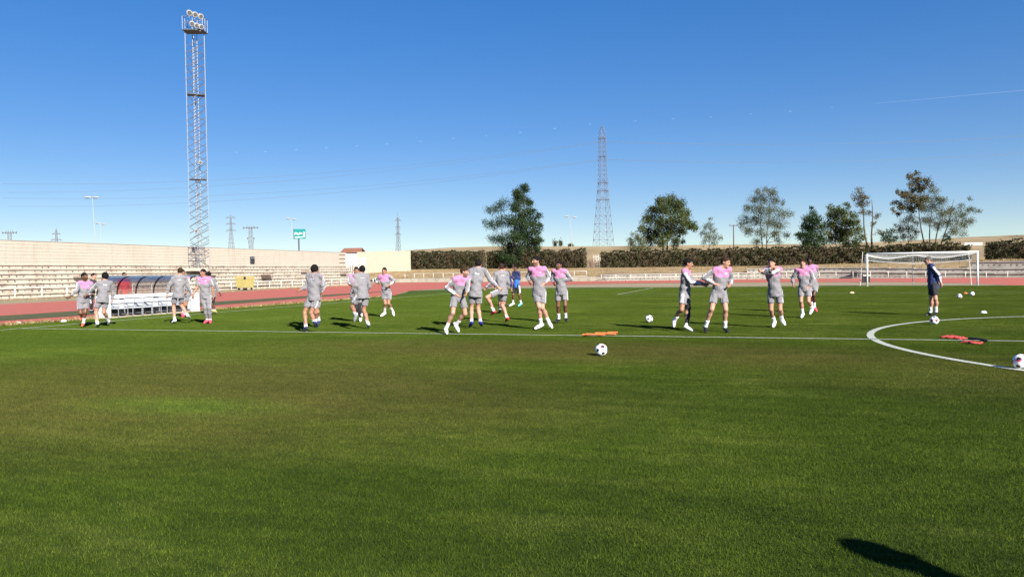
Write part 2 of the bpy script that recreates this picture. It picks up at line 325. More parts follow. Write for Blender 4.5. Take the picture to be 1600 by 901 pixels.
pose('p7', [-28.252,2.595], 1.78, [-0.074,-0.063,0.926,-0.076,-0.114,1.487,-0.075,-0.15,1.628,0.087,-0.053,1.442,0.15,0,1.163,0.167,0.014,0.888,0.018,-0.029,0.926,0.07,-0.081,0.503,-0.021,0.071,0.114,0.116,-0.089,0.012,-0.24,-0.175,1.442,-0.222,-0.252,1.172,-0.248,-0.39,0.971,-0.165,-0.097,0.926,-0.067,-0.099,0.507,-0.119,0.056,0.117,-0.085,-0.143,0.016,0.347,-0.938,0,0.938,0.347,0,-0.082,-0.997,0])
pose('p8', [-32.289,7.652], 1.74, [-0.069,-0.058,0.772,-0.121,-0.054,1.43,-0.176,-0.065,1.588,-0.193,-0.209,1.385,-0.165,-0.185,1.084,-0.166,-0.268,0.85,-0.11,-0.145,0.772,-0.141,-0.067,0.362,0.151,-0.238,0.134,0.043,-0.128,0.014,-0.049,0.1,1.385,0.014,0.153,1.093,0.097,0.223,0.842,-0.029,0.028,0.772,-0.119,0.03,0.359,0.135,-0.117,0.118,0.068,0.1,0.012,-0.906,0.423,0,-0.423,-0.906,0,-0.966,0.259,0])
pose('p9', [-23.003,0.134], 1.8, [0.182,0.122,0.928,0.174,0.158,1.521,0.179,0.192,1.641,-0.002,0.146,1.476,0.075,0.111,1.204,0.049,0.094,0.923,0.083,0.115,0.928,-0.054,0.023,0.506,0.085,-0.134,0.107,-0.094,0.017,0.001,0.35,0.169,1.476,0.332,0.286,1.231,0.266,0.363,1.011,0.281,0.128,0.928,0.134,0.03,0.491,0.371,-0.147,0.237,0.329,0.048,0.133,-0.065,0.998,0,-0.998,-0.065,0,-0.065,0.998,0])
pose('p10', [-23.6,1.523], 1.74, [-0.006,-0.004,0.872,0.018,-0.036,1.497,0.052,-0.05,1.614,0.161,0.057,1.452,0.303,0.027,1.233,0.302,-0.111,1.057,0.075,0.048,0.872,0.001,0.001,0.425,-0.121,0.191,0.106,-0.004,0.044,0.001,-0.125,-0.129,1.452,-0.197,-0.176,1.161,-0.262,-0.369,1.093,-0.086,-0.056,0.872,0.048,0.031,0.444,-0.058,0.246,0.172,0.015,0.067,0.067,0.545,-0.838,0,0.838,0.545,0,0.545,-0.838,0])
pose('p11', [-23.511,3.94], 1.76, [-0.137,-0.078,0.907,-0.117,-0.112,1.485,-0.068,-0.118,1.619,0.015,-0.002,1.44,-0.02,-0.143,1.219,0.059,-0.334,1.143,-0.062,-0.016,0.907,-0.046,-0.007,0.446,-0.137,0.217,0.116,-0.06,0.064,0.007,-0.25,-0.223,1.44,-0.194,-0.347,1.236,-0.041,-0.497,1.184,-0.211,-0.14,0.907,-0.133,-0.095,0.455,-0.131,0.213,0.254,0.011,0.063,0.177,0.64,-0.769,0,0.769,0.64,0,0.64,-0.769,0])
pose('p12', [-21.834,1.331], 1.8, [-0.09,-0.051,0.927,-0.172,0.032,1.51,-0.166,0.069,1.62,-0.287,-0.101,1.465,-0.256,-0.171,1.193,-0.325,-0.083,0.983,-0.155,-0.126,0.927,-0.407,-0.103,0.598,-0.111,-0.397,0.39,-0.217,-0.315,0.209,-0.057,0.166,1.465,-0.009,0.194,1.163,-0.172,0.256,1.032,-0.026,0.024,0.927,-0.119,0.045,0.502,0.099,-0.096,0.117,-0.006,0.081,0.005,-0.759,0.652,0,-0.652,-0.759,0,-0.759,0.652,0])
pose('p13', [-23.992,6.36], 1.78, [0.091,0.049,0.88,0.067,-0.009,1.465,0.076,-0.038,1.605,0.233,0.045,1.42,0.427,-0,1.265,0.31,-0.158,1.114,0.184,0.079,0.88,0.212,-0.027,0.471,0.174,0.338,0.19,0.291,0.227,0.02,-0.099,-0.063,1.42,-0.272,0.005,1.261,-0.117,-0.142,1.199,-0.002,0.018,0.88,0.094,-0.051,0.474,-0.047,0.145,0.125,-0.104,-0.066,0.016,0.311,-0.951,0,0.951,0.311,0,0.141,-0.99,0])
pose('p14', [-18.808,-0.053], 1.78, [0.257,0.111,0.924,0.376,0.039,1.402,0.464,0.047,1.524,0.503,0.159,1.357,0.551,0.022,1.164,0.582,-0.145,1.021,0.329,0.178,0.924,0.398,0.208,0.488,0.077,0.361,0.198,0.191,0.283,0.024,0.249,-0.08,1.357,0.063,-0.122,1.142,0.266,-0.034,0.971,0.186,0.044,0.924,0.19,-0.083,0.524,-0.046,0.011,0.118,0.056,-0.157,0.007,0.687,-0.727,0,0.727,0.687,0,0.989,0.145,0])
pose('p15', [-18.908,1.882], 1.84, [0.097,0.038,0.951,0.156,0.104,1.608,0.157,0.137,1.72,-0.014,0.044,1.563,-0.057,-0.074,1.308,-0.053,-0.214,1.129,0.002,0.004,0.951,-0.058,0.123,0.541,0.035,-0.131,0.152,-0.094,0.016,0.012,0.326,0.164,1.563,0.472,0.222,1.299,0.671,0.3,1.104,0.192,0.072,0.951,0.109,0.191,0.55,0.253,-0.006,0.151,0.214,0.193,0.041,-0.333,0.943,0,-0.943,-0.333,0,-0.333,0.943,0])
pose('p16', [-18.701,4.223], 1.8, [-0.122,-0.041,0.929,-0.164,0.04,1.513,-0.182,0.062,1.643,-0.291,-0.082,1.468,-0.412,-0.124,1.187,-0.612,-0.106,1.037,-0.193,-0.11,0.929,-0.506,-0.344,0.765,-0.365,-0.12,0.337,-0.511,0.009,0.225,-0.036,0.162,1.468,0.002,0.196,1.18,-0.09,0.272,0.968,-0.05,0.027,0.929,-0.178,0.085,0.522,0.023,-0.011,0.112,-0.088,0.157,0.006,-0.693,0.721,0,-0.721,-0.693,0,-0.693,0.721,0])
pose('p17', [-20.626,9.12], 1.8, [0.108,0.038,0.913,0.119,0.083,1.523,0.166,0.13,1.696,-0.057,0.069,1.478,-0.197,0.02,1.201,-0.182,0.025,0.919,0.009,0.03,0.913,-0.002,0.026,0.441,0.063,-0.176,0.102,-0.059,0.008,0,0.295,0.096,1.478,0.375,0.124,1.176,0.413,0.137,0.896,0.207,0.045,0.913,0.153,0.027,0.445,0.216,-0.173,0.1,0.203,0.02,-0.002,-0.075,0.997,0,-0.997,-0.075,0,-0.075,0.997,0])
pose('p18', [-21.683,14.227], 1.76, [0.039,0.013,0.918,0.037,-0.018,1.514,0.023,-0.045,1.676,0.191,-0.096,1.469,0.199,-0.019,1.202,-0.06,-0.104,1.25,0.125,-0.031,0.918,0.192,-0.118,0.514,0.207,0.099,0.113,0.139,-0.079,0.006,-0.117,0.06,1.469,-0.078,-0.035,1.223,-0.132,-0.195,1.345,-0.048,0.056,0.918,-0.098,-0.061,0.518,-0.177,0.133,0.118,-0.307,-0.016,0.011,-0.452,-0.892,0,0.892,-0.452,0,-0.667,-0.745,0])
pose('p19', [-16.901,1.591], 1.86, [-0.002,-0.001,0.997,-0.026,-0.049,1.618,-0.044,-0.085,1.78,0.155,-0.029,1.573,0.238,0.131,1.373,0.15,-0.018,1.202,0.1,0.011,0.997,0.11,-0.102,0.57,0.222,0.154,0.152,0.353,-0.027,0.038,-0.207,-0.069,1.573,-0.316,0.062,1.392,-0.229,-0.112,1.265,-0.104,-0.012,0.997,0.028,-0.129,0.606,0.024,0.055,0.121,-0.11,-0.142,0.015,0.111,-0.994,0,0.994,0.111,0,-0.69,-0.724,0])
pose('p20', [-17.04,3.989], 1.78, [0.112,0.03,0.938,0.068,-0.022,1.555,0.065,-0.054,1.684,0.242,-0.013,1.51,0.4,0.029,1.268,0.135,-0.042,1.259,0.209,0.035,0.938,0.236,-0.061,0.525,0.184,0.174,0.142,0.264,-0.014,0.031,-0.106,-0.031,1.51,-0.19,0.084,1.302,-0.097,-0.072,1.172,0.014,0.025,0.938,0.003,0.017,0.502,-0.032,0.2,0.111,-0.082,-0,0.008,0.051,-0.999,0,0.999,0.051,0,-0.424,-0.906,0])
pose('p21', [-13.123,1.642], 1.78, [-0.059,-0.005,0.923,-0.028,-0.023,1.501,0.041,-0.025,1.642,0.001,0.149,1.456,0.12,0.16,1.188,0.387,0.184,1.155,-0.042,0.091,0.923,-0.006,0.239,0.543,-0.022,0.012,0.117,0.136,-0.086,-0.004,-0.058,-0.195,1.456,0.107,-0.18,1.195,0.379,-0.155,1.134,-0.075,-0.102,0.923,-0.115,-0.236,0.532,-0.325,0.031,0.242,-0.32,-0.133,0.092,0.986,-0.168,0,0.168,0.986,0,1,0.006,0])
pose('p22', [-12.661,1.28], 1.84, [0.311,0.022,0.952,0.386,-0.047,1.533,0.474,-0.069,1.654,0.548,0.032,1.488,0.584,0.158,1.252,0.565,-0.043,1.141,0.401,0.066,0.952,0.465,-0.067,0.55,0.435,0.152,0.101,0.519,-0.024,-0.009,0.224,-0.126,1.488,-0.031,-0.144,1.294,0.221,-0.127,1.153,0.22,-0.023,0.952,0.152,-0.175,0.562,-0.011,0.021,0.125,0.016,-0.176,-0.006,0.439,-0.899,0,0.899,0.439,0,0.899,-0.438,0])
pose('p23', [-11.084,2.847], 1.8, [0.017,-0,0.934,-0.049,-0.039,1.511,-0.063,-0.069,1.622,0.127,-0.057,1.466,-0.046,-0.203,1.377,-0.258,-0.305,1.425,0.115,-0.01,0.934,0.133,-0.01,0.469,0.183,0.363,0.193,0.263,0.192,0.042,-0.224,-0.021,1.466,-0.257,-0.264,1.418,-0.058,-0.376,1.482,-0.082,0.01,0.934,-0.081,0.01,0.468,0.001,0.273,0.121,-0.037,0.087,0.005,-0.101,-0.995,0,0.995,-0.101,0,-0.187,-0.982,0])
pose('p24', [-10.224,6.981], 1.78, [0.055,-0.003,0.917,0.02,-0.041,1.478,-0.001,-0.07,1.626,0.194,-0.049,1.433,0.305,-0.054,1.151,0.167,-0.101,0.941,0.152,-0.007,0.917,0.159,-0.106,0.505,0.282,0.265,0.258,0.209,0.134,0.094,-0.155,-0.033,1.433,-0.276,0.053,1.197,-0.266,-0.071,1.011,-0.043,0.002,0.917,-0.051,-0.096,0.505,0.004,0.09,0.11,-0.048,-0.104,0.005,-0.047,-0.999,0,0.999,-0.047,0,-0.047,-0.999,0])
pose('p25', [-9.75,9.988], 1.76, [-0.008,0,0.922,-0.076,-0.035,1.566,-0.118,-0.062,1.715,0.096,-0.015,1.521,0.123,0.175,1.37,0.067,0.092,1.149,0.088,0.012,0.922,0.008,-0.163,0.585,0.036,0.075,0.181,0.105,-0.078,0.03,-0.247,-0.055,1.521,-0.222,-0.131,1.256,-0.257,-0.233,1.048,-0.105,-0.011,0.922,-0.119,-0.195,0.586,-0.04,0.043,0.208,-0.063,-0.144,0.095,0.115,-0.993,0,0.993,0.115,0,0.115,-0.993,0])
pose('p26', [-6.441,8.421], 1.8, [-0.014,0.003,0.941,-0.08,0.001,1.542,-0.148,0.009,1.655,-0.083,-0.175,1.497,0.088,-0.208,1.236,0.158,-0.155,0.995,-0.015,-0.096,0.941,0.016,-0.163,0.51,0.06,-0.02,0.108,-0.028,-0.201,0.007,-0.078,0.178,1.497,0.131,0.138,1.266,0.214,0.122,0.996,-0.013,0.102,0.941,-0.063,0.051,0.51,-0.05,0.207,0.082,-0.207,0.082,-0.02,-1,0.014,0,-0.014,-1,0,-0.997,-0.073,0])

# ------------------------------------------------------------------ ground
m_dry = M("dry_earth", (.30, .205, .10), .95, .25, 1.2, bmp=.3, dark=(0.148, 0.111, 0.056), dscale=.25, damt=.7)
m_path = M("beige_path", (.29, .228, .135), .95, .15, 3, bmp=.2, dark=(0.163, 0.148, 0.074), dscale=.6, damt=.6)
m_red = M("red_track", (0.414, 0.107, 0.073), .9, .10, 5, bmp=.15, dark=(0.355, 0.122, 0.085), dscale=.35, damt=.5)
m_conc = M("old_concrete", (.34, .315, .27), .9, .12, 6, bmp=.25, dark=(0.148, 0.130, 0.104), dscale=.9, damt=.75)
m_conc2 = M("pale_concrete", (.43, .375, .295), .9, .10, 6, bmp=.2, dark=(0.244, 0.207, 0.148), dscale=.8, damt=.6)
m_cream = M("cream_block", (0.40, 0.357, 0.293), .9, .06, 5, bmp=.15, dark=(0.340, 0.277, 0.207), dscale=.5, damt=.35)
m_cream2 = M("cream_render", (0.444, 0.403, 0.303), .9, .04, 3, dark=(0.392, 0.351, 0.259), dscale=.4, damt=.3)
m_warmc = M("warm_concrete", (0.43, 0.38, 0.31), .9, .10, 5, bmp=.25, dark=(0.200, 0.163, 0.122), dscale=.7, damt=.7)
m_white = M("white_paint", (.72, .72, .70), .5, .04, 12)
m_rail = M("rail_paint", (.62, .59, .52), .6, .08, 12)
m_galv = M("galvanised", (0.185, 0.192, 0.207), .5, .15, 10, metal=.2)
m_black = M("black_plastic", (.018, .018, .02), .5, .2, 20)
m_dgrey = M("dark_grey", (.06, .065, .07), .6, .2, 10)
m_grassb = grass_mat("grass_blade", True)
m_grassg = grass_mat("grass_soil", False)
m_verge = M("verge_grass", (0.063, 0.074, 0.021), .95, .3, 9, bmp=.5, dark=(0.104, 0.085, 0.033), dscale=.8, damt=.6)
m_line = line_mat()

def streaks(mt, amt=.35, col=(.17, .15, .12)):
    nt = mt.node_tree; b = nt.nodes["Principled BSDF"]; src = b.inputs['Base Color'].links[0].from_socket
    n = noise(nt, wpos(nt), 1.6, 5, .7, (1.3, 1.3, .12)); f = ramp(nt, n, [(.52, (0, 0, 0)), (.74, (amt,)*3)])
    nt.links.new(mix(nt, f, src, col), b.inputs['Base Color'])
streaks(m_cream, .45, (.25, .21, .165)); streaks(m_warmc, .35); streaks(m_conc, .4); streaks(m_conc2, .5); streaks(m_cream2, .3, (.30, .27, .2))

def rect(x0, y0, x1, y1): return [(x0, y0), (x1, y0), (x1, y1), (x0, y1)]
FR = [(-34.5, 95.0), (-28, 95.6), (-22, 96.0), (-10.7, 97.0), (-3, 95.2), (5, 92.0), (17, 87.0), (36, 78.0), (60, 58)]
FR = smooth_poly(FR, 5)
def dzr(x): t = min(1, max(0, (x+4)/22)); return -.42*t*t*(3-2*t)

flat_poly("dry_ground", rect(-900, -400, 900, 900), -.06, m_dry)
yard = [(-68.0, -90), (-68.0, 84), (-74, 92), (-80, 104), (-76, 107), (-60, 103.5), (-36, 97.5)]+[(p.x, p.y+1.2) for p in FR]+[(62, -90)]
flat_poly("perimeter_path", yard, -.045, m_path)
redo = smooth_poly([(-57, 17), (-58.5, 33), (-62.5, 50), (-66, 66), (-69.5, 84), (-73, 98), (-68, 101.3), (-60, 99.3), (-50, 96.6), (-41, 94.6), (-34.5, 94.6)], 5)
redi = smooth_poly([(-35.45, 26), (-36.2, 31.5), (-39.5, 38.5), (-42, 47), (-40.5, 54.5), (-35.5, 64.5), (-28, 70.6), (-20, 71.6), (-10.8, 69.8), (0, 65.6), (4.6, 58), (6.0, 48.5)], 5)
track = [(-57, -90)]+[(p.x, p.y) for p in redo]+[(p.x, p.y-.35) for p in FR[1:]]+[(60, 46), (8.5, 46.5)]+[(p.x, p.y) for p in reversed(redi)]+[(-35.45, -90)]
flat_poly("running_track", track, -.03, m_red)
strip = [(-42.6, -90), (-38.2, -90), (-38.6, 8), (-40.0, 22), (-41.8, 36), (-43.0, 44), (-43.6, 36), (-43.2, 20), (-42.4, 8)]
flat_poly("grass_strip", strip, -.02, m_verge)
# white lane and kerb lines on the track
lb = MB()
for off, w in ((.0, .12),):
    for P in (redi[18:],):
        A = offset(P, off); B = offset(P, off+w*1.6)
        lb.strip([(p.x, p.y, -.024) for p in A], [(p.x, p.y, -.024) for p in B])
for k in range(1, 7):
    x = -42.6-2.0*k
    lb.quad((x-.03, -60, -.024), (x+.03, -60, -.024), (x+.03, 30, -.024), (x-.03, 30, -.024))
tag(lb.build("lane_lines", M("lane_paint", (0.459, 0.370, 0.340), .9, .1, 6)), kind='structure')
gp = [(-35.35, -90), (-35.45, 20), (-36.3, 31), (-38.6, 37.5), (-41.0, 43.0), (-38.6, 47.2), (-33, 50.2), (-26, 51.2), (-19, 49.6), (-11, 50.2), (-4.4, 50.9), (1.5, 48.6), (6, 46.8), (60, 46.6), (60, -90)]
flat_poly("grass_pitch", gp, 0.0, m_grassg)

# worn white marks by the pitch edge, then the painted lines
W2, L2 = 33.17, 46.5
def line_sheet(name, polys):
    b = MB()
    for P in polys: b.quad(*[(x, y, .014) for x, y in P])
    return tag(b.build(name, m_line), kind='structure')
line_sheet("halfway_line", [rect(-W2, -.05, W2, .05)])
line_sheet("touch_line", [rect(-W2-.06, -85, -W2+.06, L2)])
line_sheet("goal_line", [rect(-W2, L2-.06, W2, L2+.06)])
line_sheet("penalty_area_lines", [rect(-20.16, L2-16.5, -20.04, L2), rect(-20.16, L2-16.56, 20.16, L2-16.44), rect(20.04, L2-16.5, 20.16, L2)])
b = MB(); n = 128
for i in range(n):
    a0, a1 = 2*math.pi*i/n, 2*math.pi*(i+1)/n
    b.quad(*[(r*math.cos(a), r*math.sin(a), .014) for r, a in ((9.09, a0), (9.24, a0), (9.24, a1), (9.09, a1))])
tag(b.build("centre_circle", m_line), kind='structure')

# grass blades: one object, tiles of blades set out by geometry nodes over the pitch in front of the camera
def build_grass():
    fx, fy = -math.sin(YAW), math.cos(YAW); rx, ry = math.cos(YAW), math.sin(YAW)
    pts = []
    for i in range(-60, 60):
        for j in range(-40, 60):
            x, y = i+.5, j+.5
            dx, dy = x-CAM[0], y-CAM[1]; d = dx*fx+dy*fy; l = dx*rx+dy*ry
            if 1.8 < d < GRASS_FAR and abs(l) < d*.72+2.0 and -35 < x < 34 and y < 46.5:
                pts.append((x, y, 0))
    me = bpy.data.meshes.new("pitch_grass"); me.from_pydata(pts, [], [])
    o = link("pitch_grass", me); tag(o, kind='stuff')
    ng = bpy.data.node_groups.new("grass_tiles", 'GeometryNodeTree')
    ng.interface.new_socket("Geometry", in_out='INPUT', socket_type='NodeSocketGeometry')
    ng.interface.new_socket("Geometry", in_out='OUTPUT', socket_type='NodeSocketGeometry')
    nn = ng.nodes; L = ng.links
    gi = nn.new("NodeGroupInput"); go = nn.new("NodeGroupOutput")
    join = nn.new("GeometryNodeJoinGeometry")
    for seed in (1, 2, 3):
        g = nn.new("GeometryNodeMeshGrid"); g.inputs['Size X'].default_value = 1.02; g.inputs['Size Y'].default_value = 1.02
        g.inputs['Vertices X'].default_value = 2; g.inputs['Vertices Y'].default_value = 2
        d = nn.new("GeometryNodeDistributePointsOnFaces"); d.inputs['Density'].default_value = GRASS_DENS; d.inputs['Seed'].default_value = seed
        L.new(g.outputs[0], d.inputs[0])
        c = nn.new("GeometryNodeMeshCone"); c.fill_type = 'NONE'
        c.inputs['Vertices'].default_value = 3; c.inputs['Radius Top'].default_value = 0.0002
        c.inputs['Radius Bottom'].default_value = .0017; c.inputs['Depth'].default_value = .019
        tr = nn.new("GeometryNodeTransform"); tr.inputs['Translation'].default_value = (0, 0, .0); L.new(c.outputs[0], tr.inputs[0])
        ip = nn.new("GeometryNodeInstanceOnPoints"); L.new(d.outputs[0], ip.inputs['Points']); L.new(tr.outputs[0], ip.inputs['Instance'])
        rv = nn.new("FunctionNodeRandomValue"); rv.data_type = 'FLOAT_VECTOR'
        rv.inputs[0].default_value = (-.55, -.55, 0); rv.inputs[1].default_value = (.55, .55, 6.28); rv.inputs['Seed'].default_value = seed+10
        L.new(rv.outputs[0], ip.inputs['Rotation'])
        rs = nn.new("FunctionNodeRandomValue"); rs.data_type = 'FLOAT'
        rs.inputs[2].default_value = .55; rs.inputs[3].default_value = 1.2; rs.inputs['Seed'].default_value = seed+20
        L.new(rs.outputs[1], ip.inputs['Scale'])
        st = nn.new("GeometryNodeStoreNamedAttribute"); st.domain = 'INSTANCE'; st.data_type = 'FLOAT'; st.inputs['Name'].default_value = "tint"
        rt = nn.new("FunctionNodeRandomValue"); rt.data_type = 'FLOAT'; rt.inputs['Seed'].default_value = seed+30
        L.new(ip.outputs[0], st.inputs[0]); L.new(rt.outputs[1], st.inputs['Value'])
        rz = nn.new("GeometryNodeRealizeInstances"); L.new(st.outputs[0], rz.inputs[0])
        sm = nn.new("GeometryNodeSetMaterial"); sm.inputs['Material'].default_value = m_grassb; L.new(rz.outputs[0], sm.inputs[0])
        gti = nn.new("GeometryNodeGeometryToInstance"); L.new(sm.outputs[0], gti.inputs[0]); L.new(gti.outputs[0], join.inputs[0])
    iop = nn.new("GeometryNodeInstanceOnPoints"); iop.inputs['Pick Instance'].default_value = True
    L.new(gi.outputs[0], iop.inputs['Points']); L.new(join.outputs[0], iop.inputs['Instance'])
    ri = nn.new("FunctionNodeRandomValue"); ri.data_type = 'INT'; ri.inputs[4].default_value = 0; ri.inputs[5].default_value = 2
    L.new(ri.outputs[2], iop.inputs['Instance Index'])
    r4 = nn.new("FunctionNodeRandomValue"); r4.data_type = 'INT'; r4.inputs[4].default_value = 0; r4.inputs[5].default_value = 3; r4.inputs['Seed'].default_value = 7
    mu = nn.new("ShaderNodeMath"); mu.operation = 'MULTIPLY'; mu.inputs[1].default_value = math.pi/2; L.new(r4.outputs[2], mu.inputs[0])
    cx = nn.new("ShaderNodeCombineXYZ"); L.new(mu.outputs[0], cx.inputs[2]); L.new(cx.outputs[0], iop.inputs['Rotation'])
    L.new(iop.outputs[0], go.inputs[0])
    md = o.modifiers.new("tiles", 'NODES'); md.node_group = ng
GRASS_FAR = 68; GRASS_DENS = 8500
build_grass()

# ------------------------------------------------------------------ hills and embankment
def build_hills():
    fx, fy = -math.sin(YAW), math.cos(YAW); rx, ry = math.cos(YAW), math.sin(YAW)
    prof = [(-1.6, 6), (-.7, 7), (-.33, 8.5), (-.19, 9.95), (-.136, 10.7), (-.085, 11.6), (-.025, 11.75), (.085, 11.3), (.17, 11.1), (.255, 11.1), (.34, 11.0), (.424, 10.75), (.51, 11.4), (.594, 12.5), (.68, 13.3), (.8, 14.5), (1.0, 15.5), (1.6, 15)]
    us = np.linspace(-1.5, 1.5, 240); Ds = [152, 160, 180, 200, 220, 240, 260, 275, 288, 300, 315, 340, 420, 600, 1000]
    V = []
    r = random.Random(3)
    px = [a for a, _ in prof]; pz = [b for _, b in prof]
    for D in Ds:
        for u in us:
            h = float(np.interp(u, px, pz)); t = min(1, max(0, (D-152)/148)); t = t**1.15
            z = 1.9+(h-1.9)*t if D <= 300 else h-(D-300)*.004
            if D < 153: z = .5
            if t > 0.02 and D < 330: z += .30*math.sin(u*41+D*.05)*math.sin(D*.071+u*17)*(t*(1.15-t))+r.uniform(-.05, .05)*t
            if u < -.42: z = min(z, 1.2+.0*D) if D < 250 else z
            V.append((CAM[0]+fx*D+rx*u*D, CAM[1]+fy*D+ry*u*D, z))
    n = len(us); Q = [(i*n+j, i*n+j+1, (i+1)*n+j+1, (i+1)*n+j) for i in range(len(Ds)-1) for j in range(n-1)]
    mt, nt, bs = new_mat("dry_hillside"); p = wpos(nt)
    n1 = noise(nt, p, .035, 6, .65, (1, .35, 6)); n2 = noise(nt, p, .6, 5, .7)
    c = ramp(nt, n1, [(.30, (.125, .092, .040)), (.46, (.25, .175, .078)), (.62, (.34, .25, .122))])
    c = mix(nt, ramp(nt, n2, [(.55, (0, 0, 0)), (.7, (.55, .55, .55))]), c, (.13, .105, .05))
    nt.links.new(c, bs.inputs['Base Color']); bs.inputs['Roughness'].default_value = 1; bump(nt, bs, n2, .6, .3)
    tag(link("hills", mesh_raw("hills", V, Q, None, [mt], None, True)), kind='structure')
build_hills()
EMB = [((-69, 30, -.05), (-69.1, 30, -.05)), ((-72.0, 84.6, -.05), (-74, 86, -.05)), ((-73.5, 86.5, -.05), (-90, 103, 1.55)), ((-78.5, 99, .1), (-88.5, 112.3, 1.6)), ((-77.5, 106.6, .62), (-76.5, 113.6, 2.25)),
       ((-62, 103.6, .62), (-62, 114.5, 2.2)), ((-47, 100.2, .62), (-46, 113.4, 2.08)), ((-36, 97.7, .6), (-37, 112, 2.02)), ((-33.6, 97.2, 1.0), (-35, 111.6, 2.0)),
       ((-22, 98.5, 1.0), (-22, 111.0, 1.95)), ((-14, 99.3, 1.02), (-12.5, 110.5, 1.9)), ((-10.5, 100.7, 1.45), (-10, 110, 1.9)), ((-3, 98.8, 1.4), (-2, 108.6, 2.0)), ((5, 95.6, 1.3), (6, 106.5, 2.05)),
       ((13, 92.1, 1.22), (16, 103.5, 2.2)), ((17, 91.6, 1.95), (20, 102, 2.25)), ((37, 82.6, 1.95), (41, 92, 2.3)), ((62, 62, 1.95), (70, 70, 2.3))]
A = smooth_poly([a for a, _ in EMB], 4); B = smooth_poly([b_ for _, b_ in EMB], 4)
b = MB(); rows = 6
for k in range(rows):
    t0, t1 = k/rows, (k+1)/rows
    def row(t):
        return [tuple(a.lerp(c, t)+Vector((0, 0, .12*math.sin(i*1.7+t*9)*math.sin(math.pi*t)))) for i, (a, c) in enumerate(zip(A, B))]
    b.strip(row(t0), row(t1))
C_ = [c+Vector((c.x*.12, 45, .1)) for c in B]
b.strip([tuple(x) for x in B], [tuple(x) for x in C_])
tag(b.build("embankment", m_dry, smooth=True), kind='structure')

# dry grass tufts on the bank and along the foot of the terraces
def build_tufts():
    Cs = []
    for i in range(len(A)-1):
        k = int((A[i+1]-A[i]).length*70)
        s_, t_ = NP.random(k), NP.random(k)
        a = np.array(A[i])*(1-s_[:, None])+np.array(A[i+1])*s_[:, None]; c = np.array(B[i])*(1-s_[:, None])+np.array(B[i+1])*s_[:, None]
        P = a*(1-t_[:, None])+c*t_[:, None]; keep = np.sin(P[:, 0]*.8)+np.sin(P[:, 1]*1.3+P[:, 0]*.5)+NP.normal(0, .7, k) > .2
        Cs.append(P[keep])
    n = 5200; Cs.append(np.stack([NP.uniform(-66.2, -62.5, n)**1.0, NP.uniform(14, 84, n), np.full(n, -.045)], 1)[NP.random(n) < .35])
    n = 4200; Cs.append(np.stack([-35.42+NP.normal(0, .14, n), NP.uniform(-8, 28, n), np.full(n, -.01)], 1))
    C = np.concatenate(Cs); n = len(C); h = NP.uniform(.05, .34, (n, 1))*np.where(C[:, 2:3] < .05, .45, 1); w = rand_dir2(n)*NP.uniform(.02, .06, (n, 1)); l = np.concatenate([NP.normal(0, .09, (n, 2)), np.zeros((n, 1))], 1)
    V = np.stack([C-w-[0, 0, .05], C+w-[0, 0, .05], C+l+h*np.array([0, 0, 1.])], 1).reshape(-1, 3)
    mt = M("dry_tufts", (.25, .18, .075), .9, .35, 1.5, dark=(.10, .10, .03), dscale=.4, damt=.8)
    tag(link("dry_tufts", mesh_raw("dry_tufts", V, None, np.arange(n*3).reshape(-1, 3), [mt])), kind='stuff')
def rand_dir2(n):
    a = NP.uniform(0, 6.283, n); return np.stack([np.cos(a), np.sin(a), np.zeros(n)], 1)
build_tufts()

# ------------------------------------------------------------------ cream boundary wall on the left, built of blocks
def build_wall():
    t = thing("boundary_wall", "long cream block wall with thin grey coping above the left terrace", "wall", (-72.5, 15, 2.6))
    y0, y1, zb, zt = 8, 85.3, 2.75, 4.86
    n = 7; h = (zt-zb)/n; Lp = (y1-y0)/19
    core = MB().box((-72.68, (y0+y1)/2, (0+zt-.02)/2), (.2, y1-y0-.02, zt-.02)); core.build("wall_core", m_cream, t)
    mb = MB(); mb.box((0, 0, 0), (.14, Lp-.010, h-.014)); me = mb.mesh("block_panel", [m_cream])
    for i in range(n):
        for j in range(20):
            y = y0+(j+.5)*Lp-(Lp/2 if i % 2 else 0)
            if y-Lp/2 < y0-Lp or y+Lp/2 > y1+.02: continue
            o = link("block_panel", me, t, (rnd.uniform(-.006, .006), y-15, zb+(i+.5)*h-2.6))
    cp = MB(); cp.box((-72.6, (y0+y1)/2, zt+.03), (.42, y1-y0, .06)); cp.build("coping", M("coping_grey", (.30, .29, .28), .8, .1), t)
    v = thing("wall_vent", "small dark louvred box on the cream wall above the terrace", "vent", (-72.36, 62.6, 3.1))
    MB().box((-72.36, 62.6, 3.52), (.1, .8, .9)).build("vent_frame", m_dgrey, v)
    for k in range(4): MB().box((-72.29, 62.6, 3.2+.19*k), (.05, .66, .09)).build("louvre", m_galv if k == 3 else m_black, v)
    w = thing("end_wall", "plain pale cream wall left of the clipped hedge", "wall", (-80.5, 112.6, 1.3))
    MB().box((-80.5, 112.6, 3.4), (11.3, .3, 4.8)).build("wall_face", m_cream2, w)
    MB().box((-80.5, 112.6, 5.83), (11.4, .36, .05)).build("coping", M("coping_pale", (.55, .52, .45), .8, .1), w)
build_wall()

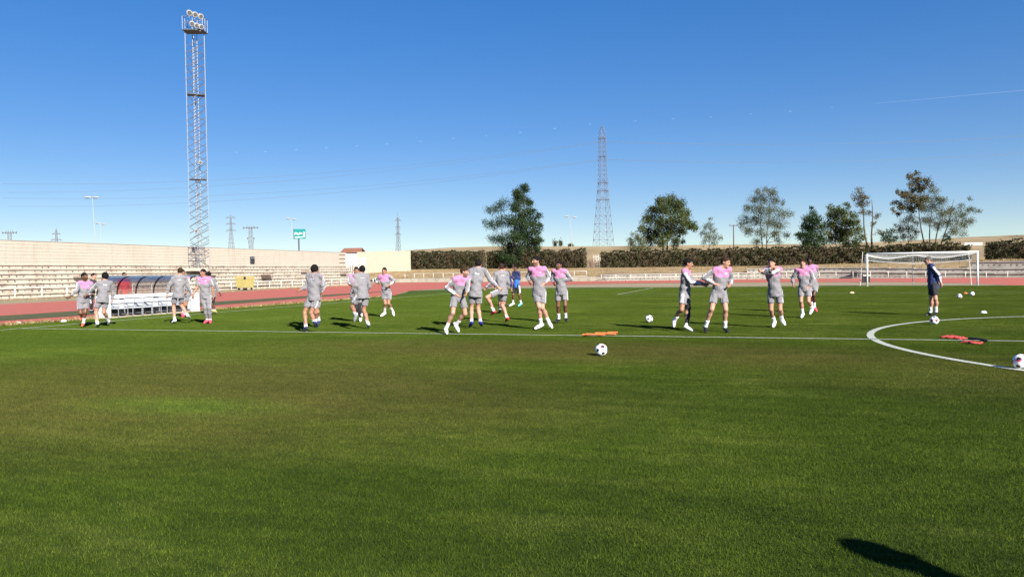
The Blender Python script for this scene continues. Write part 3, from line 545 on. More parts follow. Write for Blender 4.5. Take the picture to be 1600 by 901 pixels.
# ------------------------------------------------------------------ terrace on the left: rows of concrete slabs with worn seat marks
def marks(mb, a, bq, z, step, out, size=(.09, .07)):
    """small dark rust marks (old seat fixings) along a riser from a to bq"""
    a = Vector(a); bq = Vector(bq); L = (bq-a).length; d = (bq-a).normalized(); ang = math.atan2(d.y, d.x)
    k = 0
    s = step*.5
    while s < L:
        p = a+d*s+Vector((0, 0, 0))
        if rnd.random() < .86:
            q = p+Vector((d.y, -d.x, 0))*out
            w = rnd.uniform(.6, 1.5)
            mb.box((q.x, q.y, z+rnd.uniform(-.02, .02)), (size[0]*w, .03, size[1]*rnd.uniform(.6, 1.3)), ang)
        s += step*rnd.uniform(.94, 1.06)
m_mark = M("rust_mark", (.15, .125, .10), .9, .3, 20)
def build_terrace():
    t = thing("concrete_terrace", "stepped concrete terrace with rows of worn seat marks below the cream wall", "terrace", (-67.6, 15, 0))
    tops = [.42, .84, 1.24, 1.65, 2.06, 2.44, 2.82]; xs = [-67.6-.72*i for i in range(7)]
    y0, y1 = 10, 84.2; n = 15; Ls = (y1-y0)/n
    mk = MB()
    prev = 0
    for i, (x, zt) in enumerate(zip(xs, tops)):
        lip = .10
        slab = MB().box((0, 0, 0), (.86, Ls-.02, lip)); ms = slab.mesh("terrace_slab", [m_warmc])
        ris = MB().box((0, 0, 0), (.2, Ls-.015, zt-prev-lip+.04)); mr = ris.mesh("terrace_riser", [m_conc2 if i == 0 else m_warmc])
        for j in range(n):
            y = y0+(j+.5)*Ls; dz = rnd.uniform(-.012, .012); dx = rnd.uniform(-.02, .02)
            link("terrace_riser", mr, t, (x-.16+dx+67.6, y-15, (zt-lip+prev)/2))
            link("terrace_slab", ms, t, (x-.43+.06+dx+67.6, y-15, zt-lip/2+dz))
        marks(mk, (x+.0, y1, 0), (x+.0, y0, 0), prev+(zt-prev)*.5, .62, -.06, (.09, .07))
        prev = zt
    tag(mk.build("seat_marks", m_mark, t), kind='stuff')
    MB().box((-70.5, (y0+y1)/2, .2), (5.2, y1-y0-.1, .4)).build("terrace_fill", m_conc, t)
    # ground behind the slabs under the wall
    MB().box((-72.4, (y0+y1)/2, 1.38), (.5, y1-y0, 2.74)).build("top_landing", m_conc, t)
    for k, (px_, py_, pz_, l) in enumerate(((-69.35, 61.4, 1.72, 1.9), (-68.65, 60.6, 1.32, 1.9), (-69.35, 79.6, 1.72, 1.6), (-70.0, 70.6, 2.13, 1.3), (-69.35, 34.6, 1.72, 1.2))):
        o = MB().box((px_, py_, pz_), (.32, l, .08)).build("seat_board", M("rusty_board", (0.178, 0.089, 0.063), .8, .25, 6), None, (px_, py_, pz_))
        tag(o, ["faded red seat board on the terrace under the wall vent", "faded red seat board one row lower by the yellow bin", "faded red seat board at the far end of the left terrace",
                "short faded seat board high on the far left terrace", "rusty seat board on the terrace behind the dugout"][k], "seat board", "old seat boards on the left terrace")
build_terrace()

def build_back_terrace():
    t = thing("concrete_terrace", "low concrete terrace behind the far goal, higher at its right end", "terrace", (-34, 96, 0))
    mk = MB()
    P = resample([(p.x, p.y) for p in FR], 3.0)
    def steprow(off, z0, z1, xa, xb, depth, mat, nmark):
        Q = offset(P, off)
        for a, c in zip(Q, Q[1:]):
            if (a.x+c.x)/2 < xa or (a.x+c.x)/2 > xb: continue
            mid = (a+c)/2; d = c-a; ang = math.atan2(d.y, d.x); nrm = Vector((-d.y, d.x, 0)).normalized(); dz = dzr(mid.x)
            lip = .12; j = rnd.uniform(-.015, .015)
            c1 = mid+nrm*.13
            lo = z0+dz if z0 > 0 else -.06
            MB().box((c1.x, c1.y, (lo+z1+dz-lip)/2), (d.length-.015, .2, z1+dz-lip-lo), ang).build("terrace_riser", mat, t)
            c2 = mid+nrm*(depth/2-.06)
            MB().box((c2.x, c2.y, z1+dz-lip/2+j), (d.length-.02, depth+.05, lip), ang).build("terrace_slab", mat, t)
            for q in range(nmark):
                zz = z0+(z1-z0)*((q+.55)/nmark if nmark > 1 else .5)+dz
                marks(mk, a, c, zz, .62, -.0, (.13, .10))
    steprow(1.0, 0, .92, -33.8, 60, 1.0, m_conc, 2)
    steprow(1.95, .92, 1.5, -13.2, 60, .9, m_conc, 1)
    steprow(2.8, 1.5, 2.35, 14.5, 60, .9, m_conc, 1)
    tag(mk.build("seat_marks", m_mark, t), kind='stuff')
build_back_terrace()

# kerb wall under the far left railing
kw = thing("kerb_wall", "low pale retaining wall carrying the far railing in front of the hedge", "wall", (-60, 103, 0))
KW = resample([(-78.0, 106.2), (-70, 105.0), (-60, 102.6), (-48, 99.6), (-34.7, 96.2)], 3.0)
for a, c in zip(KW, KW[1:]):
    mid = (a+c)/2; d = c-a
    MB().box((mid.x, mid.y, .28), (d.length-.01, .35, .68+rnd.uniform(-.01, .01)), math.atan2(d.y, d.x)).build("wall_section", m_conc2, kw)

# ------------------------------------------------------------------ white tube railings
def railing(label, pts, z, step, h=.9, low=.12, posts=None, group="white railings round the track"):
    P = resample(pts, step)
    t = thing("guard_rail", label, "railing", (P[0].x, P[0].y, z), 0, group)
    zs = [z+dzr(p.x)*.6 for p in P]
    mb = MB(); mb.tube([(p.x, p.y, q+h) for p, q in zip(P, zs)], .033, 6); mb.build("top_rail", m_rail, t, smooth=True)
    mb = MB(); mb.tube([(p.x, p.y, q+low) for p, q in zip(P, zs)], .018, 5); mb.build("lower_rail", m_rail, t, smooth=True)
    me = MB().tube([(0, 0, 0), (0, 0, h)], .04, 6).mesh("post", [m_rail], (0, 0, 0), True)
    for p, q in zip(P, zs): link("post", me, t, (p.x-P[0].x, p.y-P[0].y, q-z))
    return t
railing("long white railing in front of the left terrace", [(-66.3, 14.4), (-66.5, 40), (-67.0, 66), (-67.15, 84)], .03, 2.35, .86)
railing("short white railing bending round the far left track corner", [(-67.3, 85), (-69, 91), (-73, 97.5), (-77.5, 103)], .05, 2.1, .86)
railing("white railing on the retaining wall in front of the hedge", [(-72.5, 105.5), (-60, 102.6), (-48, 99.6), (-37.2, 97.0)], .62, 2.1, .86)
railing("white railing along the low terrace behind the goal", [(p.x, p.y) for p in FR], .0, 2.2, .92)

# ------------------------------------------------------------------ foliage
def leaf_mat(name, c1, c2, c3, scale=.6, scl=None):
    mt, nt, b = new_mat(name); p = wpos(nt)
    n1 = noise(nt, p, scale, 4, .6, scl); n2 = noise(nt, p, 7, 2, .6)
    c = ramp(nt, n1, [(.34, c1), (.5, c2), (.66, c3)])
    f = ramp(nt, n2, [(.3, (.7, .7, .7)), (.7, (1.25, 1.25, 1.2))])
    mm = N(nt, "ShaderNodeMix", data_type='RGBA', blend_type='MULTIPLY'); mm.inputs[0].default_value = 1
    nt.links.new(c, mm.inputs[6]); nt.links.new(f, mm.inputs[7])
    nt.links.new(mm.outputs[2], b.inputs['Base Color']); b.inputs['Roughness'].default_value = .55; b.inputs['Specular IOR Level'].default_value = .25
    tr = N(nt, "ShaderNodeBsdfTranslucent"); nt.links.new(mm.outputs[2], tr.inputs[0])
    ms = N(nt, "ShaderNodeMixShader"); ms.inputs[0].default_value = .25
    nt.links.new(b.outputs[0], ms.inputs[1]); nt.links.new(tr.outputs[0], ms.inputs[2]); nt.links.new(ms.outputs[0], nt.nodes["Material Output"].inputs[0])
    return mt
m_bark = M("bark", (.085, .065, .05), .95, .3, 6, bmp=.4)
m_barkp = M("pale_bark", (.22, .19, .15), .95, .3, 6, bmp=.4)
LM = dict(dark=leaf_mat("leaf_dark", (.012, .028, .010), (.025, .050, .015), (.048, .075, .023)),
          olive=leaf_mat("leaf_olive", (.026, .040, .010), (.054, .074, .016), (.095, .108, .026)),
          grey=leaf_mat("leaf_grey_green", (.036, .048, .018), (.078, .088, .032), (.135, .135, .055)),
          brown=leaf_mat("leaf_brown", (.048, .044, .014), (.092, .078, .026), (.14, .112, .040)),
          yellow=leaf_mat("leaf_yellow_green", (.045, .062, .012), (.080, .098, .020), (.125, .125, .034)))

def quads_np(C, U, V):
    n = len(C); X = np.empty((n, 4, 3), np.float32)
    X[:, 0] = C-U-V; X[:, 1] = C+U-V*.6; X[:, 2] = C+U*.9+V; X[:, 3] = C-U*.7+V*.8
    return X.reshape(-1, 3), np.arange(n*4, dtype=np.int32).reshape(-1, 4)
def rand_dirs(n):
    a = NP.normal(size=(n, 3)); return a/np.linalg.norm(a, axis=1, keepdims=True)
def leaves(C, smin, smax):
    n = len(C); u = rand_dirs(n); w = rand_dirs(n); v = np.cross(u, w); v /= np.linalg.norm(v, axis=1, keepdims=True)+1e-9
    s = NP.uniform(smin, smax, (n, 1))
    return quads_np(C, u*s, v*s*.6)

def tree(label, base, l, blobs, leaf, dens=1.0, trunk_r=.14, stems=1, lsize=(.06, .12), twigs=4, bark=None, group=None, sparse=0., name="tree", lean=0., split=.28):
    bark = bark or m_bark
    t = thing(name, label, "tree", tuple(base), 0, group)
    l = Vector((l[0], l[1], 0)); v = Vector((-l.y, l.x, 0))
    cx = sum(b[0]*b[2] for b in blobs)/sum(b[2] for b in blobs)
    ztop = max(b[1]+b[2] for b in blobs); wid = max(abs(b[0]-cx) for b in blobs)+.5
    B = []
    for dx, z, r in blobs:
        r *= (1.08 if dens < 1 else .93)
        lim = math.sqrt(max(.05, 1-((dx-cx)/(wid*1.15))**2))*wid*.75
        B.append((l*dx+v*rnd.uniform(-lim, lim)+Vector((0, 0, z)), r))
        if r > .8:                                  # a second clump in front or behind gives the crown depth
            B.append((l*(dx+rnd.uniform(-.4, .4)*r)+v*rnd.uniform(-lim, lim)+Vector((0, 0, z+rnd.uniform(-.4, .4)*r)), r*.62))
    mb = MB(); nodes = []
    for s_ in range(stems):
        off = (s_-(stems-1)/2)*.55
        b0 = l*off*1.0+v*rnd.uniform(-.2, .2)+Vector((0, 0, -.6))
        tgt = l*(cx*.75+off*3.0)+v*rnd.uniform(-.3, .3)+Vector((0, 0, ztop*.82))
        pts = []; K = 7
        for k in range(K+1):
            q = b0.lerp(tgt, k/K)+l*math.sin(k*1.3+s_)*.10+v*math.sin(k*1.9+s_*2)*.10
            pts.append(q)
        rr = [trunk_r*(1.25 if k == 0 else 1)*(1-.85*k/K)+.012 for k in range(K+1)]
        mb.tube(pts, rr, 7)
        for k, q in enumerate(pts):
            if k >= 1: nodes.append((q, rr[k]))
    for c, r in sorted(B, key=lambda x: x[0].z):
        best = min(nodes, key=lambda nd: (nd[0]-c).length+max(0, nd[0].z-c.z+.35*r)*2.5)
        a, ra = best; mid = a.lerp(c, .5)+Vector((rnd.uniform(-.12, .12), rnd.uniform(-.12, .12), rnd.uniform(0, .18)))*(c-a).length
        r0 = min(ra*.75, .025+.03*r+.012*(c-a).length)
        mb.tube([a, mid, c], [r0, r0*.72, r0*.45], 5, cap=False)
        nodes.append((mid, r0*.72)); nodes.append((c, r0*.45))
        for k in range(twigs):
            d = Vector(rand_dirs(1)[0].tolist()); d.z = abs(d.z)*.6+.1
            e = c+d.normalized()*r*rnd.uniform(.7, 1.25)
            mb.tube([c, c.lerp(e, .5)+Vector((0, 0, .05)), e], [r0*.4, r0*.25, .006], 3, cap=False)
    mb.build("trunk", bark, t, origin=(0, 0, 0), smooth=True)
    Cs = []
    for c, r in B:
        n = int(dens*560*r*r)+14
        nc = max(4, int(n/22))                    # leaves sit in small sprays
        cd = rand_dirs(nc)*NP.uniform(.25, 1.0, (nc, 1))**.6*r
        cd[:, 2] *= .85
        k = NP.integers(0, nc, n)
        P = np.array(c)+cd[k]+NP.normal(size=(n, 3))*(.21*r+.07)
        if sparse: P = P[NP.random(n) > sparse]
        Cs.append(P)
    C = np.concatenate(Cs)
    V, Q = leaves(C, *lsize)
    link("crown", mesh_raw("crown", V, Q, None, [LM[leaf]]), t)
    return t

TR = PLACE['trees']
def T(k, label, leaf, **kw):
    d = TR[k]; return tree(label, d['base'], d['l'], d['b'], leaf, group=kw.pop('group', "trees beyond the hedge"), **kw)
T('twin_sparse', "thin dark half bare tree leaning on the left of the tall dense tree", 'dark', dens=.55, twigs=9, trunk_r=.12, lsize=(.05, .10))
T('twin_dense', "tallest dense dark green tree left of the lattice tower", 'dark', dens=1.25, trunk_r=.2, stems=2)
T('round', "broad round green tree right of the lattice tower", 'olive', dens=1.15, trunk_r=.17, stems=2, twigs=3)
T('sapling', "low pale green sapling at the left foot of the round tree", 'grey', dens=.8, trunk_r=.06, twigs=5, lsize=(.05, .095))
T('small', "small slim young tree between the round tree and the telephone pole", 'grey', dens=1.0, trunk_r=.06, twigs=5, lsize=(.045, .085))
T('airy', "tall airy tree with thin grey green leaves and two stems right of the telephone pole", 'grey', dens=.98, trunk_r=.11, stems=2, twigs=8, lsize=(.045, .085))
T('cone', "dark conical evergreen first of the row left of the goal", 'dark', dens=1.2, trunk_r=.1)
T('yellowgreen', "slim yellow green tree between two darker trees", 'yellow', dens=.95, trunk_r=.08)
T('oval', "dense oval green tree with brighter leaves beside the pollarded tree", 'olive', dens=1.2, trunk_r=.1)
T('pollard', "tall half bare tree with a thick dark cut trunk above the goal's left post", 'brown', dens=.98, trunk_r=.2, stems=2, twigs=7, lsize=(.05, .095))
T('bushtree', "tiny round dark tree between the pollarded tree and the pale tree", 'dark', dens=.9, trunk_r=.05)
T('pale', "small pale yellowish tree below the brown crown", 'brown', dens=.95, trunk_r=.07, twigs=6, lsize=(.045, .085))
T('brown', "tall tree with brown autumn crown above the goal", 'brown', dens=1.1, trunk_r=.13, stems=1, twigs=6)
T('multistem', "wide spreading sparse tree with several bare stems, rightmost of the trees", 'grey', dens=.90, trunk_r=.13, stems=3, twigs=11, lsize=(.045, .085))
T('shrub', "small dark bush on the slope right of the spreading tree", 'dark', dens=1, trunk_r=.04)

# far trees on the hill
for (x, y, z, h, lab) in ((-147, 486, 17.5, 5.4, "left of two tiny far trees on the hill crest"), (-143.4, 487, 17.5, 5.2, "right of two tiny far trees on the hill crest"), (-132, 470, 17.5, 2.2, "tiny lone bush on the hill crest by the lamp post")):
    t = thing("tree", lab, "tree", (x, y, z), 0, "far trees on the hill")
    MB().tube([(x, y, z-1), (x, y, z+h*.8)], [.2, .05], 5).build("trunk", m_bark, t)
    C = NP.normal(size=(260, 3))*np.array([.75, .75, .22*h])+np.array([0, 0, h*.55])
    V, Q = leaves(C, .25, .5); link("crown", mesh_raw("crown", V, Q, None, [LM['grey']]), t)

# clipped hedges
m_twig = M("hedge_twigs", (.075, .055, .032), 1, .35, 5, bmp=.6)
LM['hedge'] = leaf_mat("leaf_hedge", (.013, .019, .005), (.033, .040, .010), (.066, .058, .021), 1.3, (1, 1, .22))
LM['hedgeb'] = leaf_mat("leaf_hedge_brown", (.024, .019, .010), (.047, .037, .017), (.074, .056, .027), 1.3, (1, 1, .22))
def hedge(label, pts, z0, z1, thick=1.3, mat='hedge', dens=60, brown=None, round_=.25, rag=.12):
    P = resample(pts, 1.0)
    t = thing("hedge", label, "hedge", (P[0].x, P[0].y, z0(P[0].x)), 0, "clipped hedges behind the railings")
    o = Vector(t.location)
    mb = MB(); A = offset(P, -thick/2+.18); Bk = offset(P, thick/2-.18)
    def prof(pp, f): return [(p.x, p.y, (z1(p.x)-.28-rnd.uniform(0, .12)) if f else z0(p.x)-.1) for p in pp]
    a0, a1, b0, b1 = prof(A, 0), prof(A, 1), prof(Bk, 0), prof(Bk, 1)
    mb.strip(a0, a1); mb.strip(a1, b1); mb.strip(b1, b0)
    mb.quad(a0[0], a1[0], b1[0], b0[0]); mb.quad(a0[-1], b0[-1], b1[-1], a1[-1])
    mb.build("stems", m_twig, t)
    Cs = []; Bs = []
    F = [offset(P, -thick/2), offset(P, thick/2)]
    for i in range(len(P)-1):
        n = int(dens*(z1(P[i].x)-z0(P[i].x))*(P[i+1]-P[i]).length)
        for side, Fp, k in ((-1, F[0], n), (1, F[1], n//4)):
            s = NP.random(k); h = NP.random(k)
            X = np.array(Fp[i])[None]*(1-s[:, None])+np.array(Fp[i+1])[None]*s[:, None]
            zz0, zz1 = z0(P[i].x), z1(P[i].x)+.13*math.sin(P[i].x*1.9)+.11*math.sin(P[i].x*4.3)+.07*math.sin(P[i].x*.7)
            X[:, 2] = zz0+h*(zz1-zz0)
            nrm = np.array((P[i+1]-P[i]).normalized()); nv = np.array([-nrm[1], nrm[0], 0])*side
            clump = .12*np.sin(X[:, 0]*2.7+X[:, 2]*3.1)+.09*np.sin(X[:, 0]*6.1-X[:, 2]*4.7)
            inn = np.where(h > 1-round_, ((h-(1-round_))/round_)**2*.35, 0)
            X += nv*(NP.normal(0, rag, k)+clump-inn)[:, None]
            Cs.append(X)
        k = int(dens*.8); s = NP.random(k); w = NP.random(k)
        X = np.array(F[0][i])*(1-w[:, None])+np.array(F[1][i])*w[:, None]+(np.array(P[i+1]-P[i]))*s[:, None]
        X[:, 2] = z1(P[i].x)+.13*math.sin(P[i].x*1.9)+.11*math.sin(P[i].x*4.3)+.07*math.sin(P[i].x*.7)-.12+NP.normal(0, .09, k)+np.where(NP.random(k) < .06, NP.uniform(0, .35, k), 0); Cs.append(X)
    for e in (0, -1):
        k = int(dens*2.2); w = NP.random(k); h = NP.random(k)
        X = np.array(F[0][e])*(1-w[:, None])+np.array(F[1][e])*w[:, None]; X[:, 2] = z0(P[e].x)+h*(z1(P[e].x)-z0(P[e].x)-.1)
        d = np.array((P[1]-P[0]).normalized())*(-1 if e == 0 else 1); X += d*NP.normal(.0, .15, k)[:, None]; Cs.append(X)
    C = np.concatenate(Cs)-np.array(o)
    keep = np.sin(C[:, 0]*.9+1.3*np.sin(C[:, 0]*.37))+NP.normal(0, .5, len(C))
    br = keep > (brown if brown is not None else .9)
    V, Q = leaves(C, .07, .16); mid = br.astype(np.int32)
    link("foliage", mesh_raw("foliage", V, Q, None, [LM[mat], LM['hedgeb']], mid), t)
zb = lambda x: 2.0 if x > -30 and x < 4 else (2.0+(-30-x)*.005 if x <= -30 else 2.0+(x-4)*.012)
zt = lambda x: 4.85 if -15 < x < 30 else 4.85+(-15-x)*.0148
hedge("dense clipped hedge with square left end beside the pale end wall", [(-77.3, 117.2), (-70, 116.6), (-61, 115.8)], zb, zt)
hedge("dark clipped hedge behind the tall dense tree", [(-60.6, 116.6), (-54.5, 116.0)], zb, lambda x: zt(x)-.1, brown=1.4)
hedge("brownish clipped hedge between the tall dense tree and the gap", [(-54, 115.4), (-46, 114.6), (-41.2, 113.9)], zb, zt, brown=.35)
hedge("longest clipped hedge running from the gap to behind the goal", [(-38.2, 113.6), (-24, 112.6), (-10, 111.4), (-2, 110.4), (4, 109.2)], zb, lambda x: 4.85 if x < -4 else 4.72, brown=.75)
hedge("rounded dark hedge above the goal", [(4.4, 109.6), (10, 107.6), (16.5, 105.2)], lambda x: 2.1, lambda x: 4.55+.28*math.sin((x-4)/12.5*math.pi), brown=1.3)
hedge("dark bushy hedge clump at the far right", [(18.3, 103.4), (22.8, 101.0)], lambda x: 2.0, lambda x: 4.55+.25*math.sin((x-18)/6*math.pi), brown=1.5, thick=2.0, rag=.25, round_=.5)
# bare shrub and pickets in the gap
t = thing("bare_shrub", "brown leafless shrub in the gap between the hedges", "shrub", (-40.1, 113.9, 2.0))
mb = MB()
for k in range(90):
    a = rnd.uniform(0, 6.28); s_ = rnd.uniform(.05, .4); e = Vector((math.cos(a)*rnd.uniform(.2, 1.2), math.sin(a)*.5, rnd.uniform(1.0, 2.3)))
    mb.tube([(s_*math.cos(a), s_*math.sin(a)*.5, 0), (e.x*.5, e.y*.5, e.z*.6), tuple(e)], [.02, .014, .006], 3, cap=False)
mb.build("twigs", M("bare_twigs", (.20, .135, .10), 1, .3, 6), t, origin=(0, 0, 0))
def pickets(label, a, c, z, h, step=.28):
    P = resample([a, c], step); t = thing("picket_fence", label, "fence", (a[0], a[1], z), 0, "white picket fences")
    d = P[-1]-P[0]; ang = math.atan2(d.y, d.x); mid = (P[0]+P[-1])/2
    for zz in (.35, h-.35): MB().box((mid.x, mid.y+.06, z+zz), (d.length, .05, .08), ang).build("rail", m_rail, t)
    me = MB().box((0, 0, h/2), (.10, .03, h), ang).mesh("picket", [m_rail])
    for p in P: link("picket", me, t, (p.x-a[0], p.y-a[1], 0))
pickets("white picket fence in the gap between the hedges", (-40.2, 116.0), (-37.4, 115.8), 2.0, 2.35, .30)
pickets("white picket fence at the far right edge behind the hedge clump", (22.4, 103), (27.5, 100.4), 2.4, 2.1, .30)
o = MB().box((17.3, 106.2, 4.55), (2.2, .15, .35)).build("sign_board", m_white, None, (17.3, 106.2, 4.4)); tag(o, "small blank white board over the hedge right of the goal", "board")

# ------------------------------------------------------------------ floodlight mast
def lattice(mb, base, top, wb, wt, n, w, faces=4, m=0, cross=True, single=False, rot=0.):
    """legs and bracing of a square (4) or triangular (3) lattice column"""
    base, top = Vector(base), Vector(top)
    def corner(i, t):
        ww = wb+(wt-wb)*t; a = 2*math.pi*i/faces+math.pi/faces+rot; r = ww/(2*math.sin(math.pi/faces))
        return base.lerp(top, t)+Vector((math.cos(a)*r, math.sin(a)*r, 0))
    for i in range(faces): mb.bar(corner(i, 0), corner(i, 1), w, m)
    for k in range(n):
        t0, t1 = k/n, (k+1)/n
        for i in range(faces):
            if cross or k % 2 == 0: mb.bar(corner(i, t0), corner((i+1) % faces, t1), w*.6, m)
            if not single and (cross or k % 2): mb.bar(corner((i+1) % faces, t0), corner(i, t1), w*.6, m)
        if not single:
            for i in range(faces): mb.bar(corner(i, t1), corner((i+1) % faces, t1), w*.5, m)
def build_mast():
    bx, by, bz = -69.7, 50.2, 2.45
    t = thing("floodlight_mast", "tall grey lattice floodlight mast standing on the left terrace", "floodlight mast", (bx, by, bz))
    a = YAW; l = Vector((math.cos(a+.72), math.sin(a+.72), 0)); v = Vector((-l.y, l.x, 0)); O = Vector((bx, by, bz))
    # the frontal direction of the mast faces the camera
    d = (Vector((CAM[0], CAM[1], 0))-Vector((bx, by, 0))).normalized(); l = Vector((-d.y, d.x, 0)); v = -d
    MB().box((bx, by, bz-.15), (2.6, 2.6, .3), a).build("plinth", m_conc2, t)
    H = 25.6; W = 1.92
    legs = {'left': -l*W/2, 'right': l*W/2, 'back': v*1.5-l*.12}
    for p_ in legs.values(): MB().bar(O+p_, O+p_+Vector((0, 0, H)), .06).build("leg", m_galv, t)
    m_lace = M('weathered_galv', (.105, .11, .125), .6, .15, 10)
    fr = MB(); sd = MB(); n = int(H/1.44)
    z = .2
    while z+1.15 < H:
        if z+1.9 < H: fr.bar(O+legs['left']+Vector((0, 0, z+.72)), O+legs['right']+Vector((0, 0, z+1.87)), .07)
        fr.bar(O+legs['left']+Vector((0, 0, z)), O+legs['right']+Vector((0, 0, z+1.15)), .07)
        if z < 2.2: fr.bar(O+legs['right']+Vector((0, 0, z)), O+legs['left']+Vector((0, 0, z+1.15)), .055)
        for s_ in ('left', 'right'):
            sd.bar(O+legs[s_]+Vector((0, 0, z)), O+legs['back']+Vector((0, 0, z+.72)), .04)
            sd.bar(O+legs['back']+Vector((0, 0, z+.72)), O+legs[s_]+Vector((0, 0, z+1.44)), .04)
        z += 1.44
    fr.build("front_lacing", m_lace, t); sd.build("side_lacing", m_lace, t)
    lad = MB(); c0 = l*.0+v*.55
    for s_ in (-.22, .22): lad.bar(O+c0+l*s_, O+c0+l*s_+Vector((0, 0, H)), .07)
    k = .3
    while k < H: lad.bar(O+c0-l*.22+Vector((0, 0, k)), O+c0+l*.22+Vector((0, 0, k)), .04); k += .38
    lad.build("ladder", M("bright_galv", (0.21, 0.21, 0.215), .5, .15, 8, metal=.1), t)
    for zz in (9.7, 18.9):
        MB().box(tuple(O+v*.5+Vector((0, 0, zz))), (1.75, 1.1, .06), math.atan2(l.y, l.x)).build("rest_platform", m_dgrey, t)
    # top platform turned a little, its right end nearer
    pa = math.atan2(l.y, l.x)-.35; pl = Vector((math.cos(pa), math.sin(pa), 0)); pv = Vector((-pl.y, pl.x, 0)); PO = O+Vector((0, 0, H))+l*.05
    MB().box(tuple(PO+Vector((0, 0, .05))), (2.2, 1.5, .10), pa).build("platform", m_dgrey, t)
    rl = MB()
    cs = [PO+pl*sx*1.07+pv*sy*.72 for sx, sy in ((-1, -1), (1, -1), (1, 1), (-1, 1))]
    for i in range(4):
        p_, q = cs[i], cs[(i+1) % 4]
        for zz in (.75, 1.5): rl.bar(p_+Vector((0, 0, zz)), q+Vector((0, 0, zz)), .05)
        for f in (0, .5): rl.bar(p_.lerp(q, f), p_.lerp(q, f)+Vector((0, 0, 1.5)), .05)
    rl.build("platform_railing", m_galv, t)
    m_flood = M('floodlight_shell', (.38, .38, .37), .5, .1, 12)
    m_lampf = M("lamp_glass", (.10, .105, .11), .2, .1, 20, spec=.6)
    def flood(c, r, aim):
        aim = aim.normalized(); c = Vector(c); mb = MB()
        mb.tube([c-aim*.38, c-aim*.30, c-aim*.1, c+aim*.16, c+aim*.20], [.10, r*.55, r*.9, r, r*.97], 12, cap=True)
        o = mb.build("floodlight", m_flood, t, smooth=False)
        g = MB().tube([c+aim*.205, c+aim*.215], [r*.72, r*.72], 12).build("lamp_glass", m_lampf, o, origin=tuple(t.location))
        MB().bar(c-aim*.1-Vector((0, 0, r)), c-aim*.1-Vector((0, 0, r+.25)), .06).build("bracket", m_galv, o, origin=tuple(t.location))
    aim = Vector((1, -.55, -.55))
    for k, (dx, dz) in enumerate(((-.30, 1.85), (.28, 1.66), (.86, 1.45))): flood(PO+pl*dx-pv*.75+Vector((0, 0, dz)), .30, aim+pl*(k-1)*.2)
    for k, (dx, dz) in enumerate(((-.0, .66), (.45, .45), (.9, .32))): flood(PO+pl*dx-pv*.85+Vector((0, 0, dz)), .28, aim+pl*(k-1)*.3)
    for dx, zz in ((.25, 11.5), (-.35, 4.1)): flood(O+l*dx-v*.25+Vector((0, 0, zz)), .20, Vector((1, -.8, -.4)))
build_mast()

# ------------------------------------------------------------------ lamp posts, poles, pylons, wires
m_pole = M('pole_grey', (.30, .30, .30), .6, .08, 8)
def lamp_post(label, base, top, arms, r=.05):
    t = thing("lamp_post", label, "lamp post", tuple(base), 0, "lamp posts outside the ground")
    b0 = Vector(base); tp = Vector(top)
    MB().tube([b0, b0.lerp(tp, .5), tp], [r, r*.75, r*.55], 8).build("pole", m_pole, t, smooth=True)
    l = Vector((math.cos(YAW), math.sin(YAW), 0))
    for d, up in arms:
        e = tp+l*d+Vector((0, 0, up))
        MB().tube([tp, tp.lerp(e, .6)+Vector((0, 0, .1)), e], .04, 6).build("arm", m_pole, t)
        s = 1 if d >= 0 else -1
        o = MB().tube([e-l*.25*s, e+l*.1*s, e+l*.55*s, e+l*.75*s], [.05, .10, .09, .03], 8).build("lamp_head", M("lamp_shell", (0.32, 0.32, 0.31), .5, .05), t, smooth=True)
        MB().box(tuple(e+l*.2*s+Vector((0, 0, -.15))), (.5, .2, .04), YAW).build("lamp_cover", m_dgrey, o, origin=tuple(t.location))
lamp_post("taller of two lamp posts behind the left wall", (-95.0, 60.3, 0), (-95.4, 60.1, 12.2), ((-.45, .05), (.15, .02)))
lamp_post("shorter lamp post just right of the taller one behind the wall", (-135.2, 98.5, 0), (-135.2, 98.5, 12.2), ((-.4, .2), (.3, 0)))
lamp_post("slim lamp post beside the green billboard", (-98.2, 108.7, 0), (-98.3, 108.7, 12.5), ((-.5, .1), (.3, -.1)))
lamp_post("white lamp post with two arms left of the lattice tower", (-47.2, 128.9, 1.5), (-47.5, 128.7, 11.6), ((-.55, .8), (.55, .6)), .075)
t = thing("telephone_pole", "thin dark telephone pole with crossarm above the hedge", "pole", (-17.9, 170.2, 3.0))
MB().tube([(-17.9, 170.2, 2.5), (-17.9, 170.2, 12.0)], [.16, .11], 7).build("pole", m_bark, t)
MB().box((-17.9, 170.2, 11.75), (2.0, .12, .14), YAW).build("crossarm", m_bark, t)
for d in (-.85, .85): MB().tube([(-17.9+d*.95, 170.2+d*.3, 11.8), (-17.9+d*.95, 170.2+d*.3, 12.15)], .07, 6).build("insulator", m_dgrey, t)

